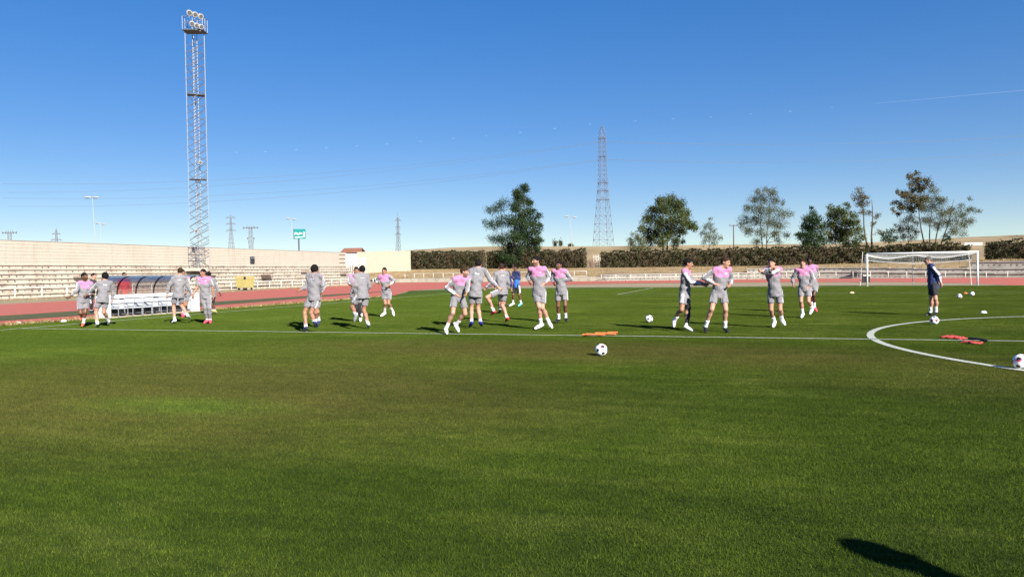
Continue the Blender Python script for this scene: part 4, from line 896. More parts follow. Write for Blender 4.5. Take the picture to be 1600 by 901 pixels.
m_steel = M("far_steel", (0.14, 0.15, 0.18), .6, .1, 2)
m_steeld = M("far_steel_dark", (0.118, 0.111, 0.133), .6, .1, 2)
def pylon_big():
    x, y, z = -87.4, 357.9, 9.0; t = thing("lattice_tower", "tall lattice power tower rising behind the hedge gap", "pylon", (x, y, z))
    a = YAW
    mb = MB(); lattice(mb, (x, y, z), (x+.1, y, z+36), 8.8, 3.6, 9, .16, rot=a+.3); mb.build("lower_body", m_steel, t)
    mb = MB(); lattice(mb, (x+.1, y, z+36), (x+.1, y, z+61.5), 3.6, 2.7, 11, .13, rot=a+.3); mb.build("upper_body", m_steel, t)
    mb = MB(); lattice(mb, (x+.1, y, z+61.5), (x+.1, y, z+64.6), 2.7, .3, 1, .12, rot=a+.3); mb.build("peak", m_steel, t)
    l = Vector((math.cos(a), math.sin(a), 0))
    for zz, ln in ((58.5, 1.6), (49.5, 1.6), (36.5, 3.0), (32.5, 3.2), (28, 3.4)):
        c = Vector((x+.1, y, z+zz))
        mb = MB()
        for s in (-1, 1):
            for w in (-.9, .9):
                v = Vector((-l.y, l.x, 0))*w
                mb.bar(c+v+l*s*1.2, c+l*s*ln, .12); mb.bar(c+v+Vector((0, 0, 1.3)), c+l*s*ln, .10)
            mb.bar(c+l*s*ln*.6, c+l*s*ln*.6-Vector((0, 0, 1.2)), .22); mb.bar(c-l*1.3+Vector((0, 0, .2)), c+l*1.3+Vector((0, 0, .2)), .3)
        mb.build("crossarm", m_steeld, t)
    return l
def pylon_far(label, x, y, z, H, arms, w=5.2):
    t = thing("pylon", label, "pylon", (x, y, z), 0, "far pylons on the horizon")
    mb = MB(); lattice(mb, (x, y, z), (x, y, z+H*.62), w, 1.7, 6, .28, rot=YAW+.785); lattice(mb, (x, y, z+H*.62), (x, y, z+H*.9), 1.7, 1.1, 5, .24, rot=YAW+.785)
    mb.bar((x, y, z+H*.88), (x, y, z+H), .45); mb.build("body", m_steel, t)
    l = Vector((math.cos(YAW), math.sin(YAW), 0))
    for zz, ln in arms:
        mb = MB(); c = Vector((x, y, z+zz))
        for s in (-1, 1): mb.bar(c, c+l*s*ln, .38); mb.bar(c+Vector((0, 0, 1.6)), c+l*s*ln, .25); mb.bar(c+l*s*ln, c+l*s*ln-Vector((0, 0, 1.5)), .25)
        mb.build("crossarm", m_steel, t)
l_big = pylon_big()
pylon_far("far three armed pylon right of the floodlight mast", -478.6, 564.9, 20, 39.5, ((35.7, 4.3), (29.8, 4.3), (23.9, 4.5)))
pylon_far("far low pylon showing two arms over the left wall", -632.3, 513.8, 20, 30, ((23, 4.0), (17.5, 5.2)))
pylon_far("far slim pylon above the gap by the end wall", -331.8, 613.8, 14, 44, ((37, 2.6), (30.5, 2.2), (24, 2.6)), 4.5)
def substation(label, x, y, z, wid, zt_, low=True):
    t = thing("substation_mast", label, "pylon", (x, y, z), 0, "substation masts behind the wall")
    l = Vector((math.cos(YAW), math.sin(YAW), 0)); c = Vector((x, y, zt_))
    mb = MB(); lattice(mb, (x, y, z), (x, y, zt_), 1.7, 1.5, 7, .16, rot=YAW+.785); mb.build("body", m_steel, t)
    mb = MB(); mb.bar(c-l*wid, c+l*wid, .22)
    for s in (-1, -.55, -.2, .2, .55, 1): mb.tube([c+l*s*wid+Vector((0, 0, -.55)), c+l*s*wid+Vector((0, 0, .45))], [.34, .34], 6)
    for s in (-.5, -.2, .15, .45): mb.bar(c+l*s*wid, c+l*s*wid+Vector((0, 0, 1.5)), .16)
    mb.build("switchgear", m_steeld, t)
    if low:
        mb = MB()
        for s in (-1, 1):
            mb.bar(c+l*s*wid*.45-Vector((0, 0, 5.6)), c+l*s*wid*.22-Vector((0, 0, 11)), .2); mb.tube([c+l*s*wid*.45-Vector((0, 0, 5.2)), c+l*s*wid*.45-Vector((0, 0, 6.0))], .36, 6)
        mb.build("struts", m_steeld, t)
substation("dark switchgear mast on the horizon between the pylon and the billboard", -268.5, 318.7, 10, 3.7, 27.0)
substation("switchgear mast peeking over the wall at the far left", -389.7, 278.4, 14, 3.6, 26.3, True)

def wires(label, A_, B_, sag, r=.05):
    A_, B_ = Vector(A_), Vector(B_)
    pts = [A_.lerp(B_, k/24)-Vector((0, 0, sag*4*(k/24)*(1-k/24))) for k in range(25)]
    tag(MB().tube(pts, r, 4).build("power_line", M("wire", (0.148, 0.170, 0.207), .6, .05), None, tuple(A_)), label, "power line", "power lines of the lattice tower")
lx, ly = math.cos(YAW), math.sin(YAW)
for k, (za, zl, d, lab) in enumerate(((58.5, 50, -1.6, "upper near"), (58.5, 45, 1.6, "upper far"), (49.5, 42, -1.6, "lower near"), (49.5, 37, 1.6, "lower far"))):
    a = (-87.4+d*lx, 357.9+d*ly, 9+za-1.2)
    wires(f"{lab} thin wire sagging left from the lattice tower", a, (-420+d*lx, 300+d*ly, zl+6), 6.5)
    wires(f"{lab} thin wire running right from the lattice tower", a, (170+d*lx, 470+d*ly, 9+za+6), 4.5, .04)

# billboard: lettering on it cannot be read in the photograph, only its pale band shows
t = thing("billboard", "small teal billboard on a pole behind the left wall", "billboard", (-215.3, 283.7, 0))
MB().tube([(-215.3, 283.7, 0), (-215.3, 283.7, 18.5)], .33, 8).build("pole", m_dgrey, t)
m_teal = M("teal_board", (.012, .19, .185), .5, .05, 3)
MB().box((-214.9, 283.85, 20.6), (5.4, .5, 4.5), YAW).build("board", m_teal, t)
c = Vector((-214.9, 283.85, 20.6)); l = Vector((lx, ly, 0)); f = Vector((ly, -lx, 0))
MB().box(tuple(c-l*2.6), (.25, .7, 4.7), YAW).build("frame", m_dgrey, t)
pr = MB()
for k in range(9): pr.box(tuple(c+f*.27+l*(-2.1+k*.37)+Vector((0, 0, .22*math.sin(k*1.1)+.1))), (.30, .05, .75+.2*math.sin(k*2.3)), YAW)
pr.box(tuple(c+f*.27+l*-.4+Vector((0, 0, -1.5))), (3.6, .05, .35), YAW); pr.box(tuple(c+f*.27+l*2.1+Vector((0, 0, -.35))), (.8, .05, 2.3), YAW)
pr.build("print", m_white, t)
# roof of a building seen through the gap, with white bars in front
t = thing("house", "low house with a reddish tiled roof behind the white bars in the wall gap", "house", (-114.3, 159.3, 0))
MB().box((-114.3, 159.3, 3.6), (5.2, 6, 7.2), YAW).build("wall", M("pale_grey_render", (.33, .35, .38), .9, .05, 2), t)
c = Vector((-114.3, 159.3, 7.2)); l = Vector((lx, ly, 0)); v = Vector((-ly, lx, 0)); mb = MB()
for s in (-1, 1): mb.quad(c-l*2.9+v*s*3.4, c+l*2.9+v*s*3.4, c+l*2.4+Vector((0, 0, 1.3)), c-l*2.4+Vector((0, 0, 1.3)))
mb.build("roof", M("roof_tile", (0.222, 0.096, 0.059), .9, .2, 3), t)
P = resample([(-85.0, 105.0), (-80.9, 106.2)], .42); t = thing("bar_fence", "tall white bar fence closing the gap between the two cream walls", "fence", (-85, 105, 0))
me = MB().box((0, 0, 2.3), (.12, .10, 4.6), .3).mesh("bar", [m_white])
for p in P: link("bar", me, t, (p.x+85, p.y-105, 0))
for zz in (1.0, 4.4): MB().bar((P[0].x, P[0].y, zz), (P[-1].x, P[-1].y, zz), .09).build("rail", m_white, t)

# contrail: broken puffs, then one thin streak at the right
mtc, ntc, bc = new_mat("contrail_ice"); bc.inputs['Base Color'].default_value = (.95, .95, .95, 1); bc.inputs['Roughness'].default_value = 1
lw = N(ntc, "ShaderNodeLayerWeight"); lw.inputs[0].default_value = .35
al = math_(ntc, 'MULTIPLY', math_(ntc, 'SUBTRACT', 1.0, lw.outputs['Facing']), .028); ntc.links.new(al, bc.inputs['Alpha'])
mb = MB(); CT = [Vector(c) for c in PLACE['contrail']]
for i in range(18):
    d = (CT[i+1]-CT[i]).normalized(); c = CT[i]; L_ = rnd.uniform(14, 26); r = rnd.uniform(8, 12)
    mb.tube([c+d*L_*s for s in (-1, -.7, -.3, .2, .6, 1)], [r*.1, r*.7, r, r*.9, r*.6, r*.1], 8)
st = smooth_poly(CT[18:], 8)
mb.tube(st, [3.2+2*min(1, i/10) for i in range(len(st))], 6)
tag(mb.build("contrail", mtc, smooth=True), kind='stuff')

# ------------------------------------------------------------------ goal
def build_goal():
    Y = L2; t = thing("football_goal", "white full size goal with its net tied up at the back", "goal", (0, Y, 0))
    for s in (-1, 1): MB().tube([(s*3.72, Y, 0), (s*3.72, Y, 2.50)], .062, 12).build("post", m_white, t, smooth=True)
    MB().tube([(-3.78, Y, 2.50), (3.78, Y, 2.50)], .062, 12).build("crossbar", m_white, t, smooth=True)
    Y2 = 49.2
    for a, b_ in (((-3.92, Y2, 0), (-3.72, Y2, 2.72)), ((-.13, Y2, 0), (-.12, Y2, 2.84)), ((3.94, Y2, 0), (3.74, Y2, 2.60))):
        MB().tube([a, b_], .026, 6).build("net_pole", m_galv if abs(a[0]) < 1 else m_rail, t)
    def sag(P): return smooth_poly(P, 8)
    r1 = sag([(-3.66, 48.4, 2.46), (-2.9, 48.6, 2.24), (-1.95, 48.7, 2.12), (-.9, 48.8, 2.22), (-.13, 48.9, 2.34), (.8, 48.8, 2.19), (1.73, 48.7, 2.12), (2.7, 48.7, 2.2), (3.66, 48.6, 2.40)])
    r2 = sag([(-3.6, 48.5, 2.02), (-2.6, 48.7, 1.90), (-1.61, 48.7, 1.82), (-.7, 48.8, 1.74), (-.12, 48.8, 1.70), (.9, 48.8, 1.72), (1.74, 48.7, 1.76), (2.9, 48.6, 1.84), (3.8, 48.5, 1.94)])
    m_rope = M("net_rope", (0.488, 0.488, 0.474), .8, .1, 30)
    MB().tube(r1, .022, 5).build("net_rope", m_rope, t); MB().tube(r2, .03, 5).build("net_rope", m_rope, t)
    top = [Vector((-3.66+7.32*k/(len(r1)-1), Y+.06, 2.47)) for k in range(len(r1))]
    net = MB(); w = .006
    def strand(P): net.tube(P, w, 3, cap=False)
    n = 62
    def at(P, u): x = u*(len(P)-1); i = min(int(x), len(P)-2); return Vector(P[i]).lerp(Vector(P[i+1]), x-i)
    for k in range(n+1):
        u = k/n; strand([at(top, u), at(top, u).lerp(at(r1, u), .5)-Vector((0, 0, .08)), at(r1, u), at(r1, u).lerp(at(r2, u), .5)+Vector((0, .05, 0)), at(r2, u)])
    for f in np.linspace(0, 1, 17): strand([at(top, u).lerp(at(r1, u), f)-Vector((0, 0, .3*f*(1-f))) for u in np.linspace(0, 1, 24)])
    for f in np.linspace(0, 1, 5): strand([at(r1, u).lerp(at(r2, u), f)+Vector((0, .2*f*(1-f), 0)) for u in np.linspace(0, 1, 24)])
    for s, P in ((-1, 0.), (1, 1.)):
        for k in range(9):
            z = 2.45-.085*k; strand([(s*3.68, Y+.06, z), (s*3.68, Y+1.2, z-.05), tuple(at(r1, P)-Vector((0, 0, .06*k)))])
        for k in range(8):
            y = Y+.06+k*.27; strand([(s*3.68, y, 2.47-.0*k), (s*3.68, y, 1.75)])
    tag(net.build("net", m_rope, t), kind='stuff')
build_goal()

# ------------------------------------------------------------------ dugout
def build_dugout():
    x0, x1, ya, yb = -35.42, -34.78, 4.95, 9.62
    t = thing("dugout", "white dugout with curved clear roof and black ribs beside the track", "dugout", (x0, ya, 0))
    m_wp = M("white_panel", (.46, .48, .51), .45, .05, 4)
    def sheet(name, col, see):
        mt, nt, b = new_mat(name); b.inputs['Base Color'].default_value = (*col, 1); b.inputs['Roughness'].default_value = .35
        tl = N(nt, "ShaderNodeBsdfTranslucent"); tl.inputs[0].default_value = (*[min(1, c*1.6) for c in col], 1); tp = N(nt, "ShaderNodeBsdfTransparent")
        m1 = N(nt, "ShaderNodeMixShader"); m1.inputs[0].default_value = .55; nt.links.new(b.outputs[0], m1.inputs[1]); nt.links.new(tl.outputs[0], m1.inputs[2])
        m2 = N(nt, "ShaderNodeMixShader"); m2.inputs[0].default_value = see; nt.links.new(m1.outputs[0], m2.inputs[1]); nt.links.new(tp.outputs[0], m2.inputs[2])
        nt.links.new(m2.outputs[0], nt.nodes["Material Output"].inputs[0]); return mt
    m_poly = sheet("polycarbonate", (.34, .235, .18), .34); m_sky_refl = sheet("sky_reflection_sheet", (.10, .24, .40), .12)  # the roof sheet's blue is the sky's reflection, put into its colour
    MB().box((x0+.03, (ya+yb)/2, .16), (.06, yb-ya, .30)).build("base_board", m_black, t)
    for k in range(6):
        y = ya+(k+.5)*(yb-ya)/6
        MB().box((x0+.02, y, .495), (.04, (yb-ya)/6-.015, .37)).build("back_panel", m_wp, t)
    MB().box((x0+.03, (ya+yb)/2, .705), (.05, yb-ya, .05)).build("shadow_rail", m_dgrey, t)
    MB().box((x0+.04, (ya+yb)/2, .80), (.09, yb-ya, .13)).build("beam", m_white, t)
    for y in (ya-.03, yb+.03): MB().box(((x0+x1)/2, y, .42), (x1-x0+.06, .05, .86)).build("end_panel", m_wp, t)
    def arc(s): a = s*math.pi/2; return (x0+(x1-x0)*1.02*(1-math.cos(a)), .87+.72*math.sin(a))
    pr = [arc(s) for s in np.linspace(0, 1, 11)]
    n = 5
    for k in range(n):
        A, B = ya+k*(yb-ya)/n+.02, ya+(k+1)*(yb-ya)/n-.02
        mb = MB(); mb.strip([(x, A, z) for x, z in pr[:6]], [(x, B, z) for x, z in pr[:6]]); mb.build("clear_panel", m_poly, t, smooth=True)
        mb = MB(); mb.strip([(x, A, z) for x, z in pr[5:]], [(x, B, z) for x, z in pr[5:]]); mb.build("roof_panel", m_sky_refl, t, smooth=True)
    for k in range(n+1):
        y = ya+k*(yb-ya)/n
        MB().tube([(x, y, z) for x, z in pr], .032, 6).build("rib", m_black, t, smooth=True)
    MB().box((x1+.02, (ya+yb)/2, 1.595), (.06, yb-ya+.1, .05)).build("front_rail", m_galv, t)
    MB().box((x0-.02, (ya+yb)/2, .02), (1.4, yb-ya+.4, .04)).build("floor_slab", m_conc2, t)
    # row of white chairs
    def chair(y, lab):
        c = thing("chair", lab, "chair", (-34.86, y, .04), 0, "chairs in the dugout"); X, Yc = -34.86, y
        MB().box((X, Yc, .36), (.38, .40, .035)).build("seat", m_wp, c)
        MB().box((X-.2, Yc, .56), (.04, .40, .30)).build("backrest", m_wp, c)
        for s in (-1, 1):
            f = MB(); ys = Yc+s*.225
            f.bar((X+.2, ys, .04), (X+.2, ys, .54), .03); f.bar((X+.22, ys, .54), (X-.22, ys, .54), .035); f.bar((X-.2, ys, .04), (X-.22, ys, .74), .03); f.bar((X+.2, ys, .14), (X-.2, ys, .14), .022)
            f.build("armrest_frame", m_galv, c)
    labs = ["white chair at the near end of the dugout", "second white chair from the near end of the dugout", "third white chair from the near end of the dugout", "fourth white chair, in the middle of the dugout", "fifth white chair from the near end of the dugout", "white chair at the far end of the dugout behind the players"]
    for y, lab in zip((5.42, 6.12, 6.62, 7.12, 7.9, 8.8), labs): chair(y, lab)
build_dugout()

# ------------------------------------------------------------------ yellow container, black box
def build_bin():
    t = thing("rubbish_container", "faded yellow wheeled container by the left railing", "container", (-65.2, 51.9, 0))
    m_y = M("faded_yellow", (0.370, 0.311, 0.111), .6, .1, 4, dark=(.30, .27, .14), dscale=1.5)
    x, y = -65.2, 51.9
    mb = MB()
    for i, (z, s) in enumerate(((.24, .84), (1.28, 1.0))):
        for dx, dy in ((-.5, -1.0), (.5, -1.0), (.5, 1.0), (-.5, 1.0)): mb.v.append((x+dx*s, y+dy*s, z))
    for f in ((3, 2, 1, 0), (4, 5, 6, 7), (0, 1, 5, 4), (1, 2, 6, 5), (2, 3, 7, 6), (3, 0, 4, 7)): mb.q.append(f); mb.qm.append(0)
    mb.build("body", m_y, t)
    mb = MB(); mb.tube([(x, y-1.05, 1.30), (x, y+1.05, 1.30)], .56, 10); 
    for i, v in enumerate(mb.v): mb.v[i] = (v[0], v[1], 1.30+max(0, v[2]-1.30)*.42)
    mb.build("lid", m_y, t)
    MB().box((x+.52, y-.75, 1.32), (.1, .3, .26)).build("lid_handle", m_black, t)
    for dy in (-.6, .6):
        for dx in (-.36, .36): MB().tube([(x+dx-.05, y+dy, .13), (x+dx+.05, y+dy, .13)], .13, 10).build("wheel", m_black, t)
    for dy in (-.3, .3): MB().box((x+.47, y+dy, .8), (.05, .05, .85)).build("rib", m_y, t)
build_bin()
t = thing("equipment_box", "black box with pale lid on the track left of the goal", "box", (-1.75, 64, -.03))
MB().box((-1.75, 64, .30), (.66, .5, .62)).build("body", m_black, t); MB().box((-1.75, 64, .66), (.72, .56, .09)).build("lid", m_rail, t)
MB().tube([(-2.05, 63.7, .0), (-2.05, 63.7, .95)], .035, 6).build("handle", m_dgrey, t)
t = thing("equipment_box", "small black cabinet at the low terrace right behind the goal post", "box", (.35, 94.3, 0))
MB().box((.35, 94.3, .52), (.75, .4, 1.0)).build("body", m_black, t); MB().box((.95, 94.2, .52), (.18, .2, 1.0)).build("stand", m_dgrey, t)

# ------------------------------------------------------------------ balls, marker discs, bibs, hurdles
import bmesh
m_ballw = M("ball_white", (.80, .80, .80), .4, .03, 60); m_ballk = M("ball_black", (.02, .02, .025), .4, .1, 60); m_ballp = M("ball_pink", (.62, .10, .16), .4, .1, 60); m_seam = M("ball_seam", (.42, .42, .42), .6, .1, 60)
def ball_mesh():
    bm = bmesh.new(); bmesh.ops.create_icosphere(bm, subdivisions=5, radius=.11)
    ico = []
    ph = (1+5**.5)/2
    for a in (-1, 1):
        for b_ in (-ph, ph): ico += [(0, a, b_), (a, b_, 0), (b_, 0, a)]
    ico = [Vector(v).normalized() for v in ico]
    for f in bm.faces:
        c = f.calc_center_median().normalized(); d = sorted(((c.angle(v), i) for i, v in enumerate(ico)))
        (a, i), (a2, _) = d[0], d[1]
        f.material_index = 0
        if a < .28+.04*math.sin(5*math.atan2(c.cross(ico[i]).x, c.cross(ico[i]).z)): f.material_index = 1
        elif a < .46 and i % 3 == 0 and c.cross(ico[i]).y > 0: f.material_index = 2
        elif a2-a < .016: f.material_index = 3
        f.smooth = True
    for v in bm.verts:
        c = v.co.normalized(); d = sorted(c.angle(q) for q in ico)
        if d[1]-d[0] < .02: v.co *= .985
    me = bpy.data.meshes.new("football"); bm.to_mesh(me); bm.free()
    for x in (m_ballw, m_ballk, m_ballp, m_seam): me.materials.append(x)
    return me
bme = ball_mesh()
for k, (x, y, r, lab) in enumerate(((-14.11, -4.03, (.3, .5, .2), "white football with pink marks on the grass in front of the orange hurdles"), (-14.49, 4.63, (1.2, .3, 2), "white and black football lying left of the player reaching forward"),
        (-7.15, 4.65, (2.2, 1.5, .4), "white football on the circle line at the feet of the coach in navy"), (-7.80, -4.58, (.9, 2.1, 1.4), "white football cut by the right edge, on the circle line"),
        (-2.84, 21.82, (.1, 1.1, 2.5), "nearer of two footballs left lying in front of the goal's right side"), (-1.6, 25.0, (2.9, .2, 1.1), "farther of two footballs left lying in front of the goal's right side"))):
    o = link("football", bme, None, (x, y, .112)); o.rotation_euler = r; tag(o, lab, "football", "footballs on the pitch")
def disc(x, y, z, mat, lab, s=1.):
    mb = MB(); R = [(.10, 0), (.095, .012), (.06, .055), (.026, .062)]
    n = 16
    for r, h in R:
        for k in range(n): a = 2*math.pi*k/n; mb.v.append((x+r*s*math.cos(a), y+r*s*math.sin(a), z+h*s))
    for i in range(len(R)-1):
        for k in range(n): mb.q.append((i*n+k, i*n+(k+1) % n, (i+1)*n+(k+1) % n, (i+1)*n+k)); mb.qm.append(0)
    tag(mb.build("marker_disc", mat, None, (x, y, z), smooth=True), lab, "marker", "marker discs")
m_or = M("orange_plastic", (0.555, 0.148, 0.044), .45, .08, 20)
disc(-4.77, 9.88, .02, m_white, "white marker disc on the grass right of the coach", 1.0)
disc(-6.53, 29.8, .02, M("pale_orange", (.75, .48, .28), .5, .08, 20), "pale orange marker disc far out left of the goal", 1.4)
disc(-1.15, 28.34, .02, m_or, "orange marker disc between the two far footballs", 1.2)
disc(-36.3, 2.41, -.02, m_white, "white marker disc on the red strip at the far left", 1.0)
disc(-34.75, 2.9, .02, m_white, "white marker disc at the pitch edge left of the first player", 1.0)
def hurdle(x, y, a, lab, w=.44, d=.16):
    t = thing("training_hurdle", lab, "hurdle", (x, y, .02), a, "orange training hurdles")
    m4 = lambda p, q: MB().bar(p, q, .035)
    for nm, p, q in (("crossbar", (-w/2, 0, .055), (w/2, 0, .035)), ("leg", (-w/2, 0, .05), (-w/2+.04, d, .03)), ("leg", (w/2, 0, .03), (w/2-.05, d, .06)), ("foot", (-w/2-.06, d, .03), (-w/2+.16, d, .03)), ("foot", (w/2-.2, d, .06), (w/2+.04, d, .06))):
        m4(p, q).build(nm, m_or, t, origin=(0, 0, 0))
hurdle(-15.02, -.30, .35, "orange training hurdle lying nearest the football on the halfway line"); hurdle(-14.78, -.02, .1, "orange training hurdle lying behind the other one on the halfway line", .36, .13); 
m_bib = M("red_bib", (0.407, 0.056, 0.052), .85, .15, 25, bmp=.2)
def bib(x, y, a, lab, lx_=.42, ly_=.30):
    n = 12; V = []
    for i in range(n+1):
        for j in range(n+1):
            u, v = i/n-.5, j/n-.5
            z = .015+.03*abs(math.sin(u*7+v*4+a))*max(0, 1-(2*u)**4)*max(0, 1-(2*v)**4)+.015*math.sin(v*11+a*3)**2+.01*math.sin(u*17+v*9)
            V.append((u*lx_*(1+.2*math.sin(v*5+a)), v*ly_*(1+.25*math.sin(u*6+a*2)), z))
    Q = [(i*(n+1)+j, (i+1)*(n+1)+j, (i+1)*(n+1)+j+1, i*(n+1)+j+1) for i in range(n) for j in range(n)]
    o = link("bib", mesh_raw("bib", V, Q, None, [m_bib], None, True), None, (x, y, .005)); o.rotation_euler = (0, 0, a)
    md = o.modifiers.new("thick", 'SOLIDIFY'); md.thickness = .012
    tag(o, lab, "bib", "red bibs on the centre circle")
bib(-7.62, .58, .4, "red bib lying crumpled on the halfway line, leftmost of three", .34, .24)
bib(-7.50, .30, 1.3, "red bib in the middle of three on the halfway line", .24, .20)
bib(-7.52, -.58, 2.2, "red bib lying nearest the front, just over the halfway line", .34, .22)
o = MB().tube(smooth_poly([(-7.4, .12, .04), (-7.28, -.1, .05), (-7.2, -.3, .04), (-7.22, -.48, .05)], 4), .024, 6).build("strap", m_black, None, (-7.3, -.2, 0), smooth=True); tag(o, "black strap lying between the red bibs", "strap")

# ------------------------------------------------------------------ people: implicit surfaces meshed with surface nets
class SDF:
    """a list of blended round shapes evaluated on a grid and turned into one continuous mesh"""
    def __init__(s): s.ops = []
    def seg(s, a, b, ra, rb=None, k=.03, flat=None, cut_a=False, cut_b=False, mode='u'):
        a = np.array(a, float); b = np.array(b, float); rb = ra if rb is None else rb
        R = max(ra, rb)+k+.03; s.ops.append((mode, 'seg', a, b, ra, rb, k, flat, cut_a, cut_b, np.minimum(a, b)-R, np.maximum(a, b)+R)); return s
    def ell(s, c, ax, rad, k=.02, mode='u'):
        c = np.array(c, float); R = max(rad)+k+.03
        s.ops.append((mode, 'ell', c, np.array(ax, float), np.array(rad, float), k, None, None, None, None, c-R, c+R)); return s
    def plane(s, p, n):            # keep the side where (x-p).n < 0
        s.ops.append(('plane', np.array(p, float), np.array(n, float))); return s
    def wave(s, f): s.ops.append(('wave', f)); return s
    def mesh(s, h, fine=()):
        lo = np.min([o[10] for o in s.ops if o[0] in 'um'], 0); hi = np.max([o[11] for o in s.ops if o[0] in 'um'], 0)
        ax = []
        for d in range(3):
            x = lo[d]; L = [x]
            while x < hi[d]:
                st = h
                for f0, f1, hf in fine:
                    if f0[d]-h < x < f1[d]: st = hf
                x += st; L.append(x)
            ax.append(np.array(L))
        X, Y, Z = ax; D = np.full((len(X), len(Y), len(Z)), .25, np.float32)
        for o in s.ops:
            if o[0] == 'plane':
                _, p, n = o
                D = np.maximum(D, ((X-p[0])*n[0])[:, None, None]+((Y-p[1])*n[1])[None, :, None]+((Z-p[2])*n[2])[None, None, :]); continue
            if o[0] == 'wave':
                D = D+o[1](X[:, None, None], Y[None, :, None], Z[None, None, :]); continue
            i0 = [int(np.searchsorted(ax[d], o[10][d])) for d in range(3)]; i1 = [int(np.searchsorted(ax[d], o[11][d])) for d in range(3)]
            sl = tuple(slice(max(0, a), b_) for a, b_ in zip(i0, i1))
            x = X[sl[0]][:, None, None]; y = Y[sl[1]][None, :, None]; z = Z[sl[2]][None, None, :]
            if o[1] == 'seg':
                _, _, a, b, ra, rb, k, flat, ca, cb, _, _ = o
                ab = b-a; L2_ = float(ab@ab)+1e-12
                px, py, pz = x-a[0], y-a[1], z-a[2]
                tt = (px*ab[0]+py*ab[1]+pz*ab[2])/L2_; tc = np.clip(tt, 0, 1)
                qx, qy, qz = px-tc*ab[0], py-tc*ab[1], pz-tc*ab[2]
                if flat is not None:
                    f, sc = flat; c = (qx*f[0]+qy*f[1]+qz*f[2])*(1/sc-1)
                    qx, qy, qz = qx+c*f[0], qy+c*f[1], qz+c*f[2]
                d = np.sqrt(qx*qx+qy*qy+qz*qz)-(ra+(rb-ra)*tc)
                L_ = math.sqrt(L2_)
                if cb: d = np.maximum(d, (tt-1)*L_)
                if ca: d = np.maximum(d, -tt*L_)
            else:
                _, _, c, A, rad, k = o[:6]
                q = [((x-c[0])*A[i][0]+(y-c[1])*A[i][1]+(z-c[2])*A[i][2])/rad[i] for i in range(3)]
                rr = np.sqrt(q[0]**2+q[1]**2+q[2]**2); d = (rr-1)*float(np.min(rad))*1.05
            O = D[sl]
            if o[0] == 'm':
                k_ = max(o[6] if o[1] == 'seg' else o[5], 1e-4); hh = np.clip(.5-.5*(O+d)/k_, 0, 1); D[sl] = O*(1-hh)-d*hh+k_*hh*(1-hh)
            else:
                hh = np.clip(.5+.5*(d-O)/max(k, 1e-4), 0, 1); D[sl] = d*(1-hh)+O*hh-k*hh*(1-hh)
        D[0] = D[-1] = 1; D[:, 0] = D[:, -1] = 1; D[:, :, 0] = D[:, :, -1] = 1
        return nets(D, X, Y, Z)
_CO = np.array([(i, j, k) for i in (0, 1) for j in (0, 1) for k in (0, 1)])
_ED = [(a, b) for a in range(8) for b in range(a+1, 8) if np.abs(_CO[a]-_CO[b]).sum() == 1]
def nets(D, X, Y, Z):
    S = D < 0
    c = np.zeros(tuple(n-1 for n in D.shape), np.int8)
    for i, j, k in _CO: c += S[i:D.shape[0]-1+i, j:D.shape[1]-1+j, k:D.shape[2]-1+k]
    act = np.argwhere((c > 0) & (c < 8)); n = len(act)
    ids = np.full(c.shape, -1, np.int32); ids[act[:, 0], act[:, 1], act[:, 2]] = np.arange(n)
    P = act[:, None, :]+_CO[None]; val = D[P[..., 0], P[..., 1], P[..., 2]]
    pos = np.stack([X[P[..., 0]], Y[P[..., 1]], Z[P[..., 2]]], -1)
    acc = np.zeros((n, 3)); cnt = np.zeros((n, 1))
    for a, b in _ED:
        va, vb = val[:, a], val[:, b]; mk = (va < 0) != (vb < 0)
        t = np.where(mk, va/np.where(mk, va-vb, 1), 0)[:, None]
        acc += np.where(mk[:, None], pos[:, a]+(pos[:, b]-pos[:, a])*t, 0); cnt += mk[:, None]
    V = acc/np.maximum(cnt, 1); Q = []
    for d in range(3):
        s0 = [slice(None)]*3; s1 = [slice(None)]*3; s0[d] = slice(0, -1); s1[d] = slice(1, None)
        A, B = S[tuple(s0)], S[tuple(s1)]
        e = np.argwhere(A != B); u, w = (d+1) % 3, (d+2) % 3
        e = e[(e[:, u] > 0) & (e[:, w] > 0) & (e[:, u] < D.shape[u]-1) & (e[:, w] < D.shape[w]-1)]
        def cell(du, dw):
            q = e.copy(); q[:, u] -= du; q[:, w] -= dw; return ids[q[:, 0], q[:, 1], q[:, 2]]
        quad = np.stack([cell(1, 1), cell(0, 1), cell(0, 0), cell(1, 0)], 1)
        fl = ~A[e[:, 0], e[:, 1], e[:, 2]]; quad[fl] = quad[fl][:, ::-1]; Q.append(quad)
    return V, np.concatenate(Q)

def fabric(name, col, var=.06):
    mt, nt, b = new_mat(name); p = N(nt, "ShaderNodeTexCoord").outputs['Object']
    n = noise(nt, p, 9, 4, .6); c = ramp(nt, n, [(.3, tuple(x*(1-var) for x in col)), (.7, tuple(min(1, x*(1+var)) for x in col))])
    nt.links.new(c, b.inputs['Base Color']); b.inputs['Roughness'].default_value = .8; b.inputs['Specular IOR Level'].default_value = .2
    b.inputs['Sheen Weight'].default_value = .15
    bump(nt, b, noise(nt, p, 16, 3, .55, (1, 1, .5)), .8, .035); return mt
FM = dict(grey=fabric("kit_grey", (.185, .176, .186)), pink=fabric("kit_pink", (.425, .17, .30)), white=fabric("kit_white", (.52, .50, .53)), dgrey=fabric("kit_hem_shade", (.12, .12, .135)),
          black=fabric("kit_black", (.018, .018, .022)), navy=fabric("kit_navy", (.022, .032, .105)), royal=fabric("kit_royal_blue", (.025, .13, .46)), red=fabric("kit_red", (.55, .03, .035)),
          sock=fabric("sock_white", (.66, .66, .65)))
